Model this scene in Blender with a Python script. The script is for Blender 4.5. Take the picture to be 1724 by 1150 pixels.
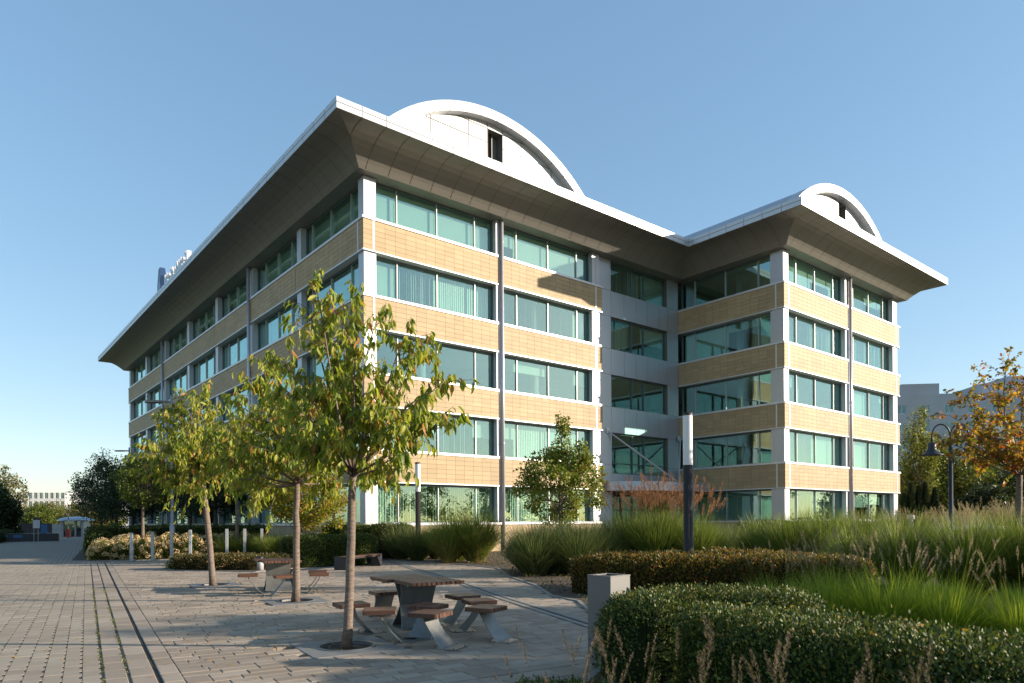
import bpy, math, random
import numpy as np
from mathutils import Matrix, Vector

# ------------------------------------------------------------------ scene, camera, light
for o in list(bpy.data.objects): bpy.data.objects.remove(o, do_unlink=True)
SC = bpy.context.scene
COL = SC.collection
random.seed(7)
RNG = np.random.default_rng(11)
R = math.radians

EYE = 1.65
ROLL = 0.0065
cd = bpy.data.cameras.new('camera'); cam = bpy.data.objects.new('camera', cd); COL.objects.link(cam)
cr, sr = math.cos(ROLL), math.sin(ROLL)
cam.matrix_world = Matrix(((cr, sr, 0, 0), (0, 0, -1, 0), (-sr, cr, 0, EYE), (0, 0, 0, 1)))
cd.sensor_width = 36; cd.lens = 1171.9 / 1724 * 36; cd.shift_y = (877.07 - 575) / 1724
cd.clip_start = .05; cd.clip_end = 3000
cd.dof.use_dof = True; cd.dof.focus_distance = 22; cd.dof.aperture_fstop = 3.2
SC.camera = cam

SUN_EL, SUN_AZ = 15.8, -4.0          # azimuth from +X towards +Y
W = bpy.data.worlds.new('World'); SC.world = W; W.use_nodes = True
wn = W.node_tree.nodes; wl = W.node_tree.links
sky = wn.new('ShaderNodeTexSky'); sky.sky_type = 'NISHITA'; sky.sun_disc = False
sky.sun_elevation = R(SUN_EL); sky.sun_rotation = R(90 - SUN_AZ)
sky.altitude = 100; sky.air_density = 1.0; sky.dust_density = 0.35; sky.ozone_density = 2.2
gm = wn.new('ShaderNodeGamma'); gm.inputs[1].default_value = .55; hs = wn.new('ShaderNodeHueSaturation'); hs.inputs['Saturation'].default_value = 1.40
wl.new(sky.outputs[0], gm.inputs[0]); wl.new(gm.outputs[0], hs.inputs['Color']); wl.new(hs.outputs[0], wn['Background'].inputs[0]); wn['Background'].inputs[1].default_value = 0.15
sl = bpy.data.lights.new('sun', 'SUN'); sun = bpy.data.objects.new('sun', sl); COL.objects.link(sun)
sl.energy = 3.45; sl.angle = R(.55); sl.color = (1.0, .87, .71)
sd = Vector((math.cos(R(SUN_EL)) * math.cos(R(SUN_AZ)), math.cos(R(SUN_EL)) * math.sin(R(SUN_AZ)), math.sin(R(SUN_EL))))
sun.rotation_euler = sd.to_track_quat('Z', 'Y').to_euler()
vs = SC.view_settings; vs.view_transform = 'Standard'; vs.look = 'None'; vs.gamma = 1; vs.exposure = 1.45
vs.use_curve_mapping = False

# ------------------------------------------------------------------ helpers
def tag(o, label=None, cat=None, group=None, kind=None):
    if label: o['label'] = label
    if cat: o['category'] = cat
    if group: o['group'] = group
    if kind: o['kind'] = kind
    return o

def link(name, me, m=None, parent=None):
    o = bpy.data.objects.new(name, me); COL.objects.link(o)
    if m is not None and me is not None and not me.materials: me.materials.append(m)
    if parent is not None: o.parent = parent
    return o

def empty(name, loc, rz=0, **k):
    o = bpy.data.objects.new(name, None); COL.objects.link(o)
    o.location = loc; o.rotation_euler = (0, 0, rz); o.empty_display_size = .3
    tag(o, **k); return o

def setup_smooth(me, flag=True):
    me.polygons.foreach_set('use_smooth', [flag] * len(me.polygons))

class MB:
    """collects polygons and turns them into one mesh"""
    def __init__(s): s.v = []; s.f = []
    def poly(s, pts):
        n = len(s.v); s.v += [tuple(p) for p in pts]; s.f.append(tuple(range(n, n + len(pts))))
    def box(s, x0, x1, y0, y1, z0, z1):
        n = len(s.v)
        s.v += [(x0, y0, z0), (x1, y0, z0), (x1, y1, z0), (x0, y1, z0), (x0, y0, z1), (x1, y0, z1), (x1, y1, z1), (x0, y1, z1)]
        s.f += [tuple(n + i for i in q) for q in ((0, 3, 2, 1), (4, 5, 6, 7), (0, 1, 5, 4), (1, 2, 6, 5), (2, 3, 7, 6), (3, 0, 4, 7))]
    def tube(s, pts, rad, sides=8, caps=True):
        pts = [Vector(p) for p in pts]; n = len(pts); rings = []
        if not hasattr(rad, '__len__'): rad = [rad] * n
        up = None
        for i, p in enumerate(pts):
            d = (pts[min(i + 1, n - 1)] - pts[max(i - 1, 0)])
            if d.length < 1e-9: d = Vector((0, 0, 1))
            d.normalize()
            if up is None:
                up = d.cross(Vector((.13, 1, .07))); up.normalize()
            else:
                up = up - d * up.dot(d); up.normalize()
            w = d.cross(up)
            b = len(s.v)
            for k in range(sides):
                a = 2 * math.pi * k / sides
                q = p + (up * math.cos(a) + w * math.sin(a)) * rad[i]
                s.v.append(tuple(q))
            rings.append(b)
        for i in range(n - 1):
            a, b = rings[i], rings[i + 1]
            for k in range(sides):
                k2 = (k + 1) % sides
                s.f.append((a + k, a + k2, b + k2, b + k))
        if caps:
            s.f.append(tuple(rings[0] + k for k in reversed(range(sides))))
            s.f.append(tuple(rings[-1] + k for k in range(sides)))
    def cyl(s, x, y, z0, z1, r, sides=16): s.tube([(x, y, z0), (x, y, z1)], r, sides)
    def lathe(s, prof, sides=16, c=(0, 0, 0)):
        b = len(s.v)
        for r, z in prof:
            for k in range(sides):
                a = 2 * math.pi * k / sides
                s.v.append((c[0] + r * math.cos(a), c[1] + r * math.sin(a), c[2] + z))
        for i in range(len(prof) - 1):
            for k in range(sides):
                k2 = (k + 1) % sides
                s.f.append((b + i * sides + k, b + i * sides + k2, b + (i + 1) * sides + k2, b + (i + 1) * sides + k))
    def prism(s, pts, z0, z1):
        n = len(pts); b = len(s.v)
        s.v += [(p[0], p[1], z0) for p in pts] + [(p[0], p[1], z1) for p in pts]
        s.f.append(tuple(b + i for i in reversed(range(n)))); s.f.append(tuple(b + n + i for i in range(n)))
        for i in range(n):
            j = (i + 1) % n; s.f.append((b + i, b + j, b + n + j, b + n + i))
    def mesh(s, name='mesh', smooth=False):
        me = bpy.data.meshes.new(name); me.from_pydata(s.v, [], s.f)
        if smooth: setup_smooth(me)
        return me
    def build(s, name, m, parent=None, smooth=False):
        return link(name, s.mesh(name, smooth), m, parent)

def np_mesh(name, V, F, smooth=True):
    """V (n,3), F list of equal-length index arrays (m,k)"""
    me = bpy.data.meshes.new(name)
    V = np.ascontiguousarray(V, dtype=np.float32)
    if not isinstance(F, list): F = [F]
    nl = sum(f.size for f in F); nf = sum(len(f) for f in F)
    me.vertices.add(len(V)); me.vertices.foreach_set('co', V.ravel())
    me.loops.add(nl); me.polygons.add(nf)
    li = np.concatenate([f.ravel() for f in F]).astype(np.int32)
    tot = np.concatenate([np.full(len(f), f.shape[1]) for f in F]).astype(np.int32)
    st = np.concatenate([[0], np.cumsum(tot)[:-1]]).astype(np.int32)
    me.loops.foreach_set('vertex_index', li)
    me.polygons.foreach_set('loop_start', st); me.polygons.foreach_set('loop_total', tot)
    me.polygons.foreach_set('use_smooth', np.full(nf, smooth))
    me.update(calc_edges=True); me.validate()
    return me

# ------------------------------------------------------------------ materials
class NT:
    def __init__(s, name):
        s.m = bpy.data.materials.new(name); s.m.use_nodes = True
        s.n = s.m.node_tree.nodes; s.l = s.m.node_tree.links; s.b = s.n['Principled BSDF']; s.out = s.n['Material Output']
    def new(s, t, **k):
        x = s.n.new('ShaderNode' + t)
        for a, v in k.items(): setattr(x, a, v)
        return x
    def ramp(s, fac, stops):
        r = s.new('ValToRGB'); e = r.color_ramp.elements
        while len(e) > 1: e.remove(e[0])
        e[0].position = stops[0][0]; e[0].color = (*stops[0][1], 1)
        for p, c in stops[1:]:
            q = e.new(p); q.color = (*c, 1)
        s.l.new(fac, r.inputs[0]); return r
    def noise(s, scale, detail=4, coord='Object', rough=.6, stretch=None):
        tc = s.new('TexCoord'); n = s.new('TexNoise'); n.inputs['Scale'].default_value = scale
        n.inputs['Detail'].default_value = detail; n.inputs['Roughness'].default_value = rough
        if stretch:
            mp = s.new('Mapping'); mp.inputs['Scale'].default_value = stretch
            s.l.new(tc.outputs[coord], mp.inputs[0]); s.l.new(mp.outputs[0], n.inputs[0])
        else: s.l.new(tc.outputs[coord], n.inputs[0])
        return n
    def rnd(s):
        g = s.new('NewGeometry'); o = s.new('ObjectInfo'); a = s.new('Math', operation='ADD'); f = s.new('Math', operation='FRACT')
        s.l.new(g.outputs['Random Per Island'], a.inputs[0]); s.l.new(o.outputs['Random'], a.inputs[1]); s.l.new(a.outputs[0], f.inputs[0])
        return f
    def bump(s, src, strength=.2, dist=.01):
        b = s.new('Bump'); b.inputs['Strength'].default_value = strength; b.inputs['Distance'].default_value = dist
        s.l.new(src, b.inputs['Height']); s.l.new(b.outputs[0], s.b.inputs['Normal']); return b

def lin(r, g, b):
    f = lambda c: (c / 255 / 12.92) if c / 255 <= .04045 else ((c / 255 + .055) / 1.055) ** 2.4
    return (f(r), f(g), f(b))

def mat(name, col, rough=.6, metal=0, var=.12, nscale=3, bump=.1, bdist=.005, spec=.5, rnd=.0, stretch=None, bscale=None):
    t = NT(name); c = col
    n = t.noise(nscale, 5, stretch=stretch)
    lo = tuple(x * (1 - var) for x in c); hi = tuple(min(1, x * (1 + var)) for x in c)
    r = t.ramp(n.outputs[0], [(.3, lo), (.7, hi)])
    src = r.outputs[0]
    if rnd:
        f = t.rnd(); mr = t.new('MapRange'); mr.inputs['To Min'].default_value = 1 - rnd; mr.inputs['To Max'].default_value = 1 + rnd
        t.l.new(f.outputs[0], mr.inputs[0])
        vm = t.new('VectorMath', operation='SCALE'); t.l.new(src, vm.inputs[0]); t.l.new(mr.outputs[0], vm.inputs['Scale']); src = vm.outputs[0]
    t.l.new(src, t.b.inputs['Base Color'])
    t.b.inputs['Roughness'].default_value = rough; t.b.inputs['Metallic'].default_value = metal
    t.b.inputs['Specular IOR Level'].default_value = spec
    if bump:
        n2 = t.noise(bscale or nscale * 8, 4); t.bump(n2.outputs[0], bump, bdist)
    return t.m

def leafmat(name, stops, trans=.45, rough=.5, tcol=1.25):
    t = NT(name); f = t.rnd(); r = t.ramp(f.outputs[0], stops)
    t.l.new(r.outputs[0], t.b.inputs['Base Color']); t.b.inputs['Roughness'].default_value = rough
    t.b.inputs['Specular IOR Level'].default_value = .35
    tr = t.new('BsdfTranslucent'); vm = t.new('VectorMath', operation='MULTIPLY'); vm.inputs[1].default_value = (tcol, tcol * 1.12, tcol * .6)
    t.l.new(r.outputs[0], vm.inputs[0]); t.l.new(vm.outputs[0], tr.inputs[0])
    mx = t.new('MixShader'); mx.inputs[0].default_value = trans
    t.l.new(t.b.outputs[0], mx.inputs[1]); t.l.new(tr.outputs[0], mx.inputs[2]); t.l.new(mx.outputs[0], t.out.inputs[0])
    return t.m

M = {}
M['white_metal'] = mat('white_metal', (.60, .60, .61), .38, .3, .04, 1.5, .02)
M['fascia'] = mat('fascia_metal', (.50, .51, .52), .38, .35, .03, 1.0, .02)
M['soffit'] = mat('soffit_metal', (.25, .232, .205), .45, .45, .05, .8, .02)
M['panel'] = mat('panel_metal', (.42, .46, .51), .38, .55, .05, .7, .02)
M['pilaster'] = mat('pilaster_metal', (.47, .48, .51), .4, .35, .04, 1, .02)
M['tile'] = mat('ceramic_tile', (.41, .300, .172), .62, 0, .10, .35, .15, .002, .3, rnd=.08, bscale=40)
M['joint'] = mat('joint_dark', (.20, .145, .09), .9, 0, .1, 5, 0)
M['frame'] = mat('window_frame', (.10, .13, .14), .4, .4, .05, 4, 0)
M['mullion'] = mat('mullion_metal', (.42, .42, .41), .4, .4, .04, 4, 0)
M['pipe'] = mat('pipe_metal', (.58, .57, .60), .35, .5, .05, 3, 0)
M['core'] = mat('interior_wall', (.40, .42, .40), .9, 0, .1, .5, 0)
M['slab'] = mat('interior_ceiling', (.50, .52, .48), .9, 0, .1, 1, 0)
M['roof'] = mat('roof_metal', (.40, .42, .45), .5, .3, .05, 1, 0)
M['steel'] = mat('galvanised_steel', (.21, .215, .205), .45, .6, .15, 6, .06, .002)
M['dark_steel'] = mat('dark_steel', (.045, .048, .055), .45, .5, .2, 4, .05, .002)
M['lamp_dark'] = mat('lamp_dark', (.028, .020, .013), .55, 0, .1, 4, 0)
M['bin'] = mat('bin_grey', (.17, .165, .155), .5, .15, .06, 4, .04, .002)
M['bollard'] = mat('bollard_grey', (.36, .37, .39), .45, .4, .08, 4, 0)
M['soil'] = mat('soil', (.085, .060, .040), .95, 0, .45, 5, .8, .03)
M['grass_ground'] = mat('grass_ground', (.10, .12, .035), .95, 0, .45, 3, .8, .03)
M['asphalt'] = mat('asphalt', (.07, .07, .072), .9, 0, .2, 2, .3, .01)
M['kerb'] = mat('kerb_stone', (.24, .225, .20), .85, 0, .15, 4, .3, .004)
M['grate'] = mat('grate_plate', (.20, .20, .20), .6, .2, .15, 4, .1)
M['concrete'] = mat('concrete', (.36, .35, .33), .85, 0, .15, 2, .2, .004)
M['joint_sand'] = mat('joint_sand', (.10, .09, .075), .95, 0, .35, 6, .5, .01)
M['moss'] = leafmat('moss', [(0, (.05, .07, .015)), (1, (.15, .15, .04))], .2)
M['bark'] = mat('cherry_bark', (.17, .125, .095), .8, 0, .5, 9, .9, .012, stretch=(1, 1, 6))
M['bark_dark'] = mat('dark_bark', (.10, .08, .065), .9, 0, .35, 8, .8, .01)
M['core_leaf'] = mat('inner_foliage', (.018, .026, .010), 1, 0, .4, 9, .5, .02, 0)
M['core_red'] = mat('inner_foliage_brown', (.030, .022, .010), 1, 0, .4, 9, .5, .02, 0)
M['white_wall'] = mat('white_render', (.62, .60, .57), .9, 0, .08, .3, 0)
M['grey_wall'] = mat('grey_render', (.36, .38, .42), .9, 0, .08, .2, 0)
M['dark_wall'] = mat('dark_fence', (.055, .045, .045), .8, 0, .1, 3, 0)
M['red'] = mat('red_paint', (.45, .05, .04), .5, 0, .1, 3, 0)
M['orange'] = mat('orange_paint', (.70, .17, .03), .4, .1, .1, 3, 0)
M['blue'] = mat('blue_paint', (.03, .14, .32), .5, 0, .1, 3, 0)
M['logo_blue'] = mat('logo_blue', (.03, .065, .15), .4, .2, .05, 3, 0)
M['logo_light'] = mat('logo_light_blue', (.20, .27, .42), .4, .2, .05, 3, 0)
M['rubber'] = mat('rubber', (.02, .02, .02), .8, 0, .1, 3, 0)
M['car_paint'] = mat('car_paint', (.30, .36, .38), .25, .6, .03, 3, 0)
M['black'] = mat('black_plastic', (.02, .02, .022), .4, 0, .1, 3, 0)
M['sign_face'] = mat('sign_face', (.50, .47, .48), .6, 0, .15, 3, 0)
M['copper'] = mat('apartment_orange', (.50, .22, .07), .7, 0, .05, 3, 0)

def paving_mat(name, c1, c2, c3):
    t = NT(name); f = t.rnd(); r = t.ramp(f.outputs[0], [(0, c1), (.5, c2), (1, c3)])
    n = t.noise(1.1, 6, 'Generated' if False else 'Object'); n2 = t.noise(60, 3)
    g = t.new('NewGeometry')
    n.inputs['Scale'].default_value = .55; t.l.new(g.outputs['Position'], n.inputs[0]); t.l.new(g.outputs['Position'], n2.inputs[0])
    mr = t.new('MapRange'); mr.inputs['From Min'].default_value = .3; mr.inputs['From Max'].default_value = .7
    mr.inputs['To Min'].default_value = .80; mr.inputs['To Max'].default_value = 1.12
    t.l.new(n.outputs[0], mr.inputs[0])
    m2 = t.new('MapRange'); m2.inputs['To Min'].default_value = .85; m2.inputs['To Max'].default_value = 1.15; t.l.new(n2.outputs[0], m2.inputs[0])
    mm = t.new('Math', operation='MULTIPLY'); t.l.new(mr.outputs[0], mm.inputs[0]); t.l.new(m2.outputs[0], mm.inputs[1])
    vm = t.new('VectorMath', operation='SCALE'); t.l.new(r.outputs[0], vm.inputs[0]); t.l.new(mm.outputs[0], vm.inputs['Scale'])
    t.l.new(vm.outputs[0], t.b.inputs['Base Color']); t.b.inputs['Roughness'].default_value = .78
    t.b.inputs['Specular IOR Level'].default_value = .4
    t.bump(n2.outputs[0], .35, .003)
    return t.m
M['paver'] = paving_mat('plaza_slab', (.26, .205, .155), (.31, .25, .19), (.37, .305, .24))
M['road_paver'] = paving_mat('road_paver', (.29, .235, .175), (.32, .265, .20), (.35, .295, .225))

def far_paving(name, bw, bh, c1, c2, mortar, rot):
    t = NT(name); g = t.new('NewGeometry'); mp = t.new('Mapping'); mp.inputs['Rotation'].default_value = (0, 0, rot)
    t.l.new(g.outputs['Position'], mp.inputs[0]); b = t.new('TexBrick'); b.inputs['Scale'].default_value = 1
    b.inputs['Brick Width'].default_value = bw; b.inputs['Row Height'].default_value = bh; b.inputs['Mortar Size'].default_value = .012
    b.inputs['Color1'].default_value = (*c1, 1); b.inputs['Color2'].default_value = (*c2, 1); b.inputs['Mortar'].default_value = (*mortar, 1)
    t.l.new(mp.outputs[0], b.inputs[0])
    n = t.new('TexNoise'); n.inputs['Scale'].default_value = .5; n.inputs['Detail'].default_value = 6; t.l.new(g.outputs['Position'], n.inputs[0])
    mr = t.new('MapRange'); mr.inputs['To Min'].default_value = .75; mr.inputs['To Max'].default_value = 1.2; t.l.new(n.outputs[0], mr.inputs[0])
    vm = t.new('VectorMath', operation='SCALE'); t.l.new(b.outputs[0], vm.inputs[0]); t.l.new(mr.outputs[0], vm.inputs['Scale'])
    t.l.new(vm.outputs[0], t.b.inputs['Base Color']); t.b.inputs['Roughness'].default_value = .85
    return t.m
ROADROT = math.atan2(.853, -.522)
M['far_road'] = far_paving('far_road_paving', .30, .18, (.27, .22, .17), (.31, .26, .205), (.09, .08, .065), -ROADROT)
M['far_plaza'] = far_paving('far_plaza_paving', .5, .30, (.26, .21, .16), (.33, .275, .22), (.09, .08, .07), -(ROADROT - math.pi / 2))

def wood_mat():
    t = NT('hardwood'); n = t.noise(14, 6, stretch=(.12, 1, 1)); f = t.rnd()
    r = t.ramp(n.outputs[0], [(.3, (.060, .026, .014)), (.7, (.15, .066, .036))])
    mr = t.new('MapRange'); mr.inputs['To Min'].default_value = .75; mr.inputs['To Max'].default_value = 1.3; t.l.new(f.outputs[0], mr.inputs[0])
    vm = t.new('VectorMath', operation='SCALE'); t.l.new(r.outputs[0], vm.inputs[0]); t.l.new(mr.outputs[0], vm.inputs['Scale'])
    t.l.new(vm.outputs[0], t.b.inputs['Base Color']); t.b.inputs['Roughness'].default_value = .5; t.bump(n.outputs[0], .2, .003)
    return t.m
M['wood'] = wood_mat()

def glass_mat(name, tint, ior, wob=.010):
    t = NT(name); t.n.remove(t.b)
    tr = t.new('BsdfTransparent'); tr.inputs[0].default_value = (*tint, 1)
    gl = t.new('BsdfGlossy'); gl.inputs['Roughness'].default_value = .012; gl.inputs['Color'].default_value = (.74, 1.0, .97, 1)
    lw = t.new('LayerWeight'); lw.inputs['Blend'].default_value = .5; pw = t.new('Math', operation='POWER'); pw.inputs[1].default_value = 4.2
    t.l.new(lw.outputs['Facing'], pw.inputs[0]); fr = t.new('MapRange'); fr.inputs['To Min'].default_value = ior; fr.inputs['To Max'].default_value = 1.0; t.l.new(pw.outputs[0], fr.inputs[0])
    n = t.noise(.9, 1); bp = t.new('Bump'); bp.inputs['Strength'].default_value = .25; bp.inputs['Distance'].default_value = wob
    t.l.new(n.outputs[0], bp.inputs['Height']); t.l.new(bp.outputs[0], gl.inputs['Normal'])
    mx = t.new('MixShader'); t.l.new(fr.outputs[0], mx.inputs[0]); t.l.new(tr.outputs[0], mx.inputs[1]); t.l.new(gl.outputs[0], mx.inputs[2])
    t.l.new(mx.outputs[0], t.out.inputs[0]); return t.m
M['glass'] = glass_mat('green_solar_glass', (.77, .875, .84), .20)
M['glass_plain'] = glass_mat('plain_window_glass', (.6, .65, .68), .12)
M['blind'] = mat('blind_fabric', (.72, .74, .66), .85, 0, .04, 4, 0)
M['blind2'] = mat('roller_blind_fabric', (.56, .60, .54), .85, 0, .04, 4, 0)
def frosted():
    t = NT('frosted_lamp'); t.b.inputs['Base Color'].default_value = (.80, .78, .76, 1); t.b.inputs['Roughness'].default_value = .35
    t.b.inputs['Subsurface Weight'].default_value = 0; t.b.inputs['Transmission Weight'].default_value = .15
    return t.m
M['frosted'] = frosted()

M['cherry'] = leafmat('cherry_leaf', [(0, (.12, .175, .020)), (.45, (.25, .28, .034)), (.88, (.42, .38, .06)), (.95, (.44, .25, .06)), (1, (.50, .20, .06))], .48, .45)
M['linden'] = leafmat('linden_leaf', [(0, (.055, .08, .014)), (.6, (.115, .145, .024)), (1, (.20, .21, .04))], .42)
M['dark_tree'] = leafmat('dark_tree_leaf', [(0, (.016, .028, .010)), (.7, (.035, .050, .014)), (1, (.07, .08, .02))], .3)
M['maple'] = leafmat('maple_leaf', [(0, (.14, .18, .018)), (.6, (.28, .27, .025)), (.85, (.36, .24, .02)), (1, (.42, .13, .03))], .45)
M['pear'] = leafmat('pear_leaf', [(0, (.08, .11, .014)), (.6, (.19, .22, .028)), (.9, (.30, .29, .05)), (1, (.22, .07, .04))], .38)
M['orange_leaf'] = leafmat('orange_leaf', [(0, (.10, .11, .02)), (.3, (.24, .20, .025)), (.7, (.52, .27, .03)), (.9, (.48, .13, .02)), (1, (.28, .04, .03))], .42)
M['birch'] = leafmat('birch_leaf', [(0, (.07, .085, .016)), (.6, (.15, .16, .03)), (1, (.32, .27, .05))], .38)
M['far_tree'] = leafmat('far_tree_leaf', [(0, (.05, .055, .014)), (.6, (.12, .12, .03)), (1, (.26, .17, .05))], .3)
M['hedge'] = leafmat('hedge_leaf', [(0, (.020, .036, .009)), (.6, (.080, .112, .020)), (.92, (.17, .19, .035)), (.97, (.30, .17, .03)), (1, (.35, .22, .05))], .15, .55)
M['hedge_mid'] = leafmat('clipped_hedge_leaf', [(0, (.035, .055, .012)), (.7, (.075, .105, .020)), (1, (.13, .14, .03))], .3)
M['hedge_red'] = leafmat('barberry_leaf', [(0, (.05, .055, .014)), (.5, (.13, .115, .024)), (.85, (.26, .14, .028)), (1, (.34, .08, .02))], .3)
M['hydr'] = leafmat('hydrangea_leaf', [(0, (.05, .075, .014)), (.7, (.10, .13, .022)), (1, (.20, .19, .03))], .35)
M['petal'] = leafmat('hydrangea_petal', [(0, (.50, .28, .13)), (.4, (.66, .44, .22)), (.8, (.74, .58, .34)), (1, (.78, .72, .52))], .3)
M['misc'] = leafmat('miscanthus_blade', [(0, (.07, .10, .018)), (.6, (.16, .20, .034)), (.92, (.27, .29, .065)), (1, (.42, .36, .14))], .35)
M['misc_blue'] = leafmat('miscanthus_blade_fine', [(0, (.06, .08, .030)), (.6, (.14, .17, .055)), (.9, (.27, .27, .11)), (1, (.40, .36, .18))], .35)
M['straw'] = leafmat('straw_blade', [(0, (.22, .15, .06)), (.5, (.38, .24, .09)), (1, (.50, .36, .18))], .3)
M['fount'] = leafmat('fountain_grass_blade', [(0, (.12, .18, .016)), (.6, (.25, .31, .03)), (1, (.40, .38, .06))], .42)
M['plume'] = leafmat('grass_plume', [(0, (.20, .13, .10)), (.5, (.34, .25, .19)), (1, (.50, .40, .30))], .4, .8)
M['plume_red'] = leafmat('red_plume', [(0, (.16, .055, .04)), (.6, (.28, .12, .075)), (1, (.40, .25, .14))], .4, .8)
M['low'] = leafmat('ground_cover_leaf', [(0, (.04, .05, .014)), (.6, (.10, .10, .03)), (1, (.25, .13, .05))], .3)
M['plume_dark'] = leafmat('shaded_plume', [(0, (.09, .065, .05)), (1, (.20, .15, .11))], .3, .8)  # darker copy of the plume, shade put into its colour
M['fallen'] = leafmat('fallen_leaf', [(0, (.45, .20, .03)), (1, (.55, .34, .05))], .3)

# ------------------------------------------------------------------ building frame
BX, BY, TH = -6.8166, 32.2846, .6838
cB, sB = math.cos(TH), math.sin(TH)
def Bw(u, v, z=0): return (BX + u * cB - v * sB, BY + u * sB + v * cB, z)
S = 3.6
ZK = [1.58] + [15.90 + (k - 4) * S for k in (1, 2, 3, 4)]     # sill tops of the five window rows
ZB = [3.50, 7.10, 10.70, 14.30]                              # undersides of the four bands
building = empty('office_building', (BX, BY, 0), TH, label='five-storey office building with beige tile bands, green glass and flared metal eaves', cat='building')

tile_mesh_cache = {}
def tile_mesh(w, h):
    k = (round(w, 3), round(h, 3))
    if k not in tile_mesh_cache:
        b = MB(); b.box(0, k[0], 0, .028, 0, k[1]); me = b.mesh('tile'); me.materials.append(M['tile']); tile_mesh_cache[k] = me
    return tile_mesh_cache[k]

class Face:
    """a facade with its own frame: x along it, y into the building"""
    def __init__(s, ou, ov, rz): s.o = (ou, ov); s.r = rz; s.c = math.cos(rz); s.s = math.sin(rz)
    def bl(s, x, y): return (s.o[0] + x * s.c - y * s.s, s.o[1] + x * s.s + y * s.c)
    def put(s, o, x=0, y=0, z=0):
        p = s.bl(x, y); o.location = (p[0], p[1], z); o.rotation_euler = (0, 0, s.r); return o
tiles_list = []      # (distance, face, x, z, w, h)
TG = .010
def tiles(face, x0, x1, zt, zb, w0=.545, y=0):
    n = max(1, round((x1 - x0) / w0)); w = (x1 - x0) / n; h = (zt - zb) / 6
    for i in range(n):
        for j in range(6):
            x = x0 + i * w; z = zb + j * h; p = face.bl(x, 0); q = Bw(p[0], p[1])
            tiles_list.append((q[0] ** 2 + q[1] ** 2 + (z - EYE) ** 2, face, x + TG / 2, z + TG / 2, w - TG, h - TG, y))

pane_cache = {}
def simple_box_mesh(w, d, h, m, name):
    k = (round(w, 3), round(d, 3), round(h, 3), m.name)
    if k not in pane_cache:
        b = MB(); b.box(0, w, 0, d, 0, h); me = b.mesh(name); me.materials.append(m); pane_cache[k] = me
    return pane_cache[k]
def vert_blind(w, h, m, openness, rng):
    b = MB(); n = int(w / .127); a = .127
    for i in range(n):
        x = (i + .5) * w / n; t = openness + rng.uniform(-.12, .12); dx = math.cos(t) * a * .53; dy = math.sin(t) * a * .53
        b.poly([(x - dx, -dy, 0), (x + dx, dy, 0), (x + dx, dy, h), (x - dx, -dy, h)])
    me = b.mesh('blind'); me.materials.append(m); return me

def window(face, x0, x1, z0, z1, muls, rng, mode='mix', depth=.42, transom=None, parent=building, head=.10, mulm=None, mulw=.038):
    mulm = mulm or M['mullion']
    f = MB()
    f.box(x0, x1, depth - .05, depth + .10, z1 - head, z1)
    f.box(x0, x1, depth - .05, depth + .10, z0, z0 + .05)
    f.box(x0, x0 + .05, depth - .05, depth + .10, z0 + .05, z1 - head)
    f.box(x1 - .05, x1, depth - .05, depth + .10, z0 + .05, z1 - head)
    fr = f.build('window', M['frame'], parent); face.put(fr)
    xs = [x0 + .05] + list(muls) + [x1 - .05]
    for mx in muls:
        o = link('mullion', simple_box_mesh(mulw, .10, z1 - head - z0 - .05, mulm, 'mullion'), None, fr); o.location = (mx - mulw / 2, depth - .06, z0 + .05)
    if transom:
        o = link('transom', simple_box_mesh(x1 - x0 - .1, .12, .05, mulm, 'transom'), None, fr); o.location = (x0 + .05, depth - .07, transom)
    for i in range(len(xs) - 1):
        a = xs[i] + (mulw / 2 + .002 if i else 0); b = xs[i + 1] - (mulw / 2 + .002 if i < len(xs) - 2 else 0)
        o = link('pane', simple_box_mesh(b - a, .012, z1 - head - z0 - .05, M['glass'], 'pane'), None, fr); o.location = (a, depth + .02, z0 + .05)
        if mode == 'none': continue
        r = rng.random(); H = z1 - z0 - .15
        kind = {'closed': 'v' if r < .9 else 'r', 'mix': 'v' if r < .42 else ('r' if r < .62 else ('h' if r < .82 else 'n')), 'roller': 'r' if r < .7 else 'h', 'sparse': 'v' if r < .2 else ('h' if r < .4 else 'n')}[mode]
        if kind == 'v':
            me = vert_blind(b - a + .02, H, M['blind'], rng.choice((.25, .35, .5, .9)), rng)
            o = link('blind', me, None, fr); o.location = (a - .01, depth + .32, z0 + .05)
        elif kind in 'rh':
            hh = H * (.96 if kind == 'r' else rng.uniform(.25, .6))
            o = link('blind', simple_box_mesh(b - a + .02, .006, hh, M['blind2'], 'blind'), None, fr); o.location = (a - .01, depth + .26, z1 - head - hh)
    return fr

def bx(face, name, m, x0, x1, y0, y1, z0, z1):
    b = MB(); b.box(x0, x1, y0, y1, z0, z1); o = b.build(name, m, building); face.put(o); return o

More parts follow.
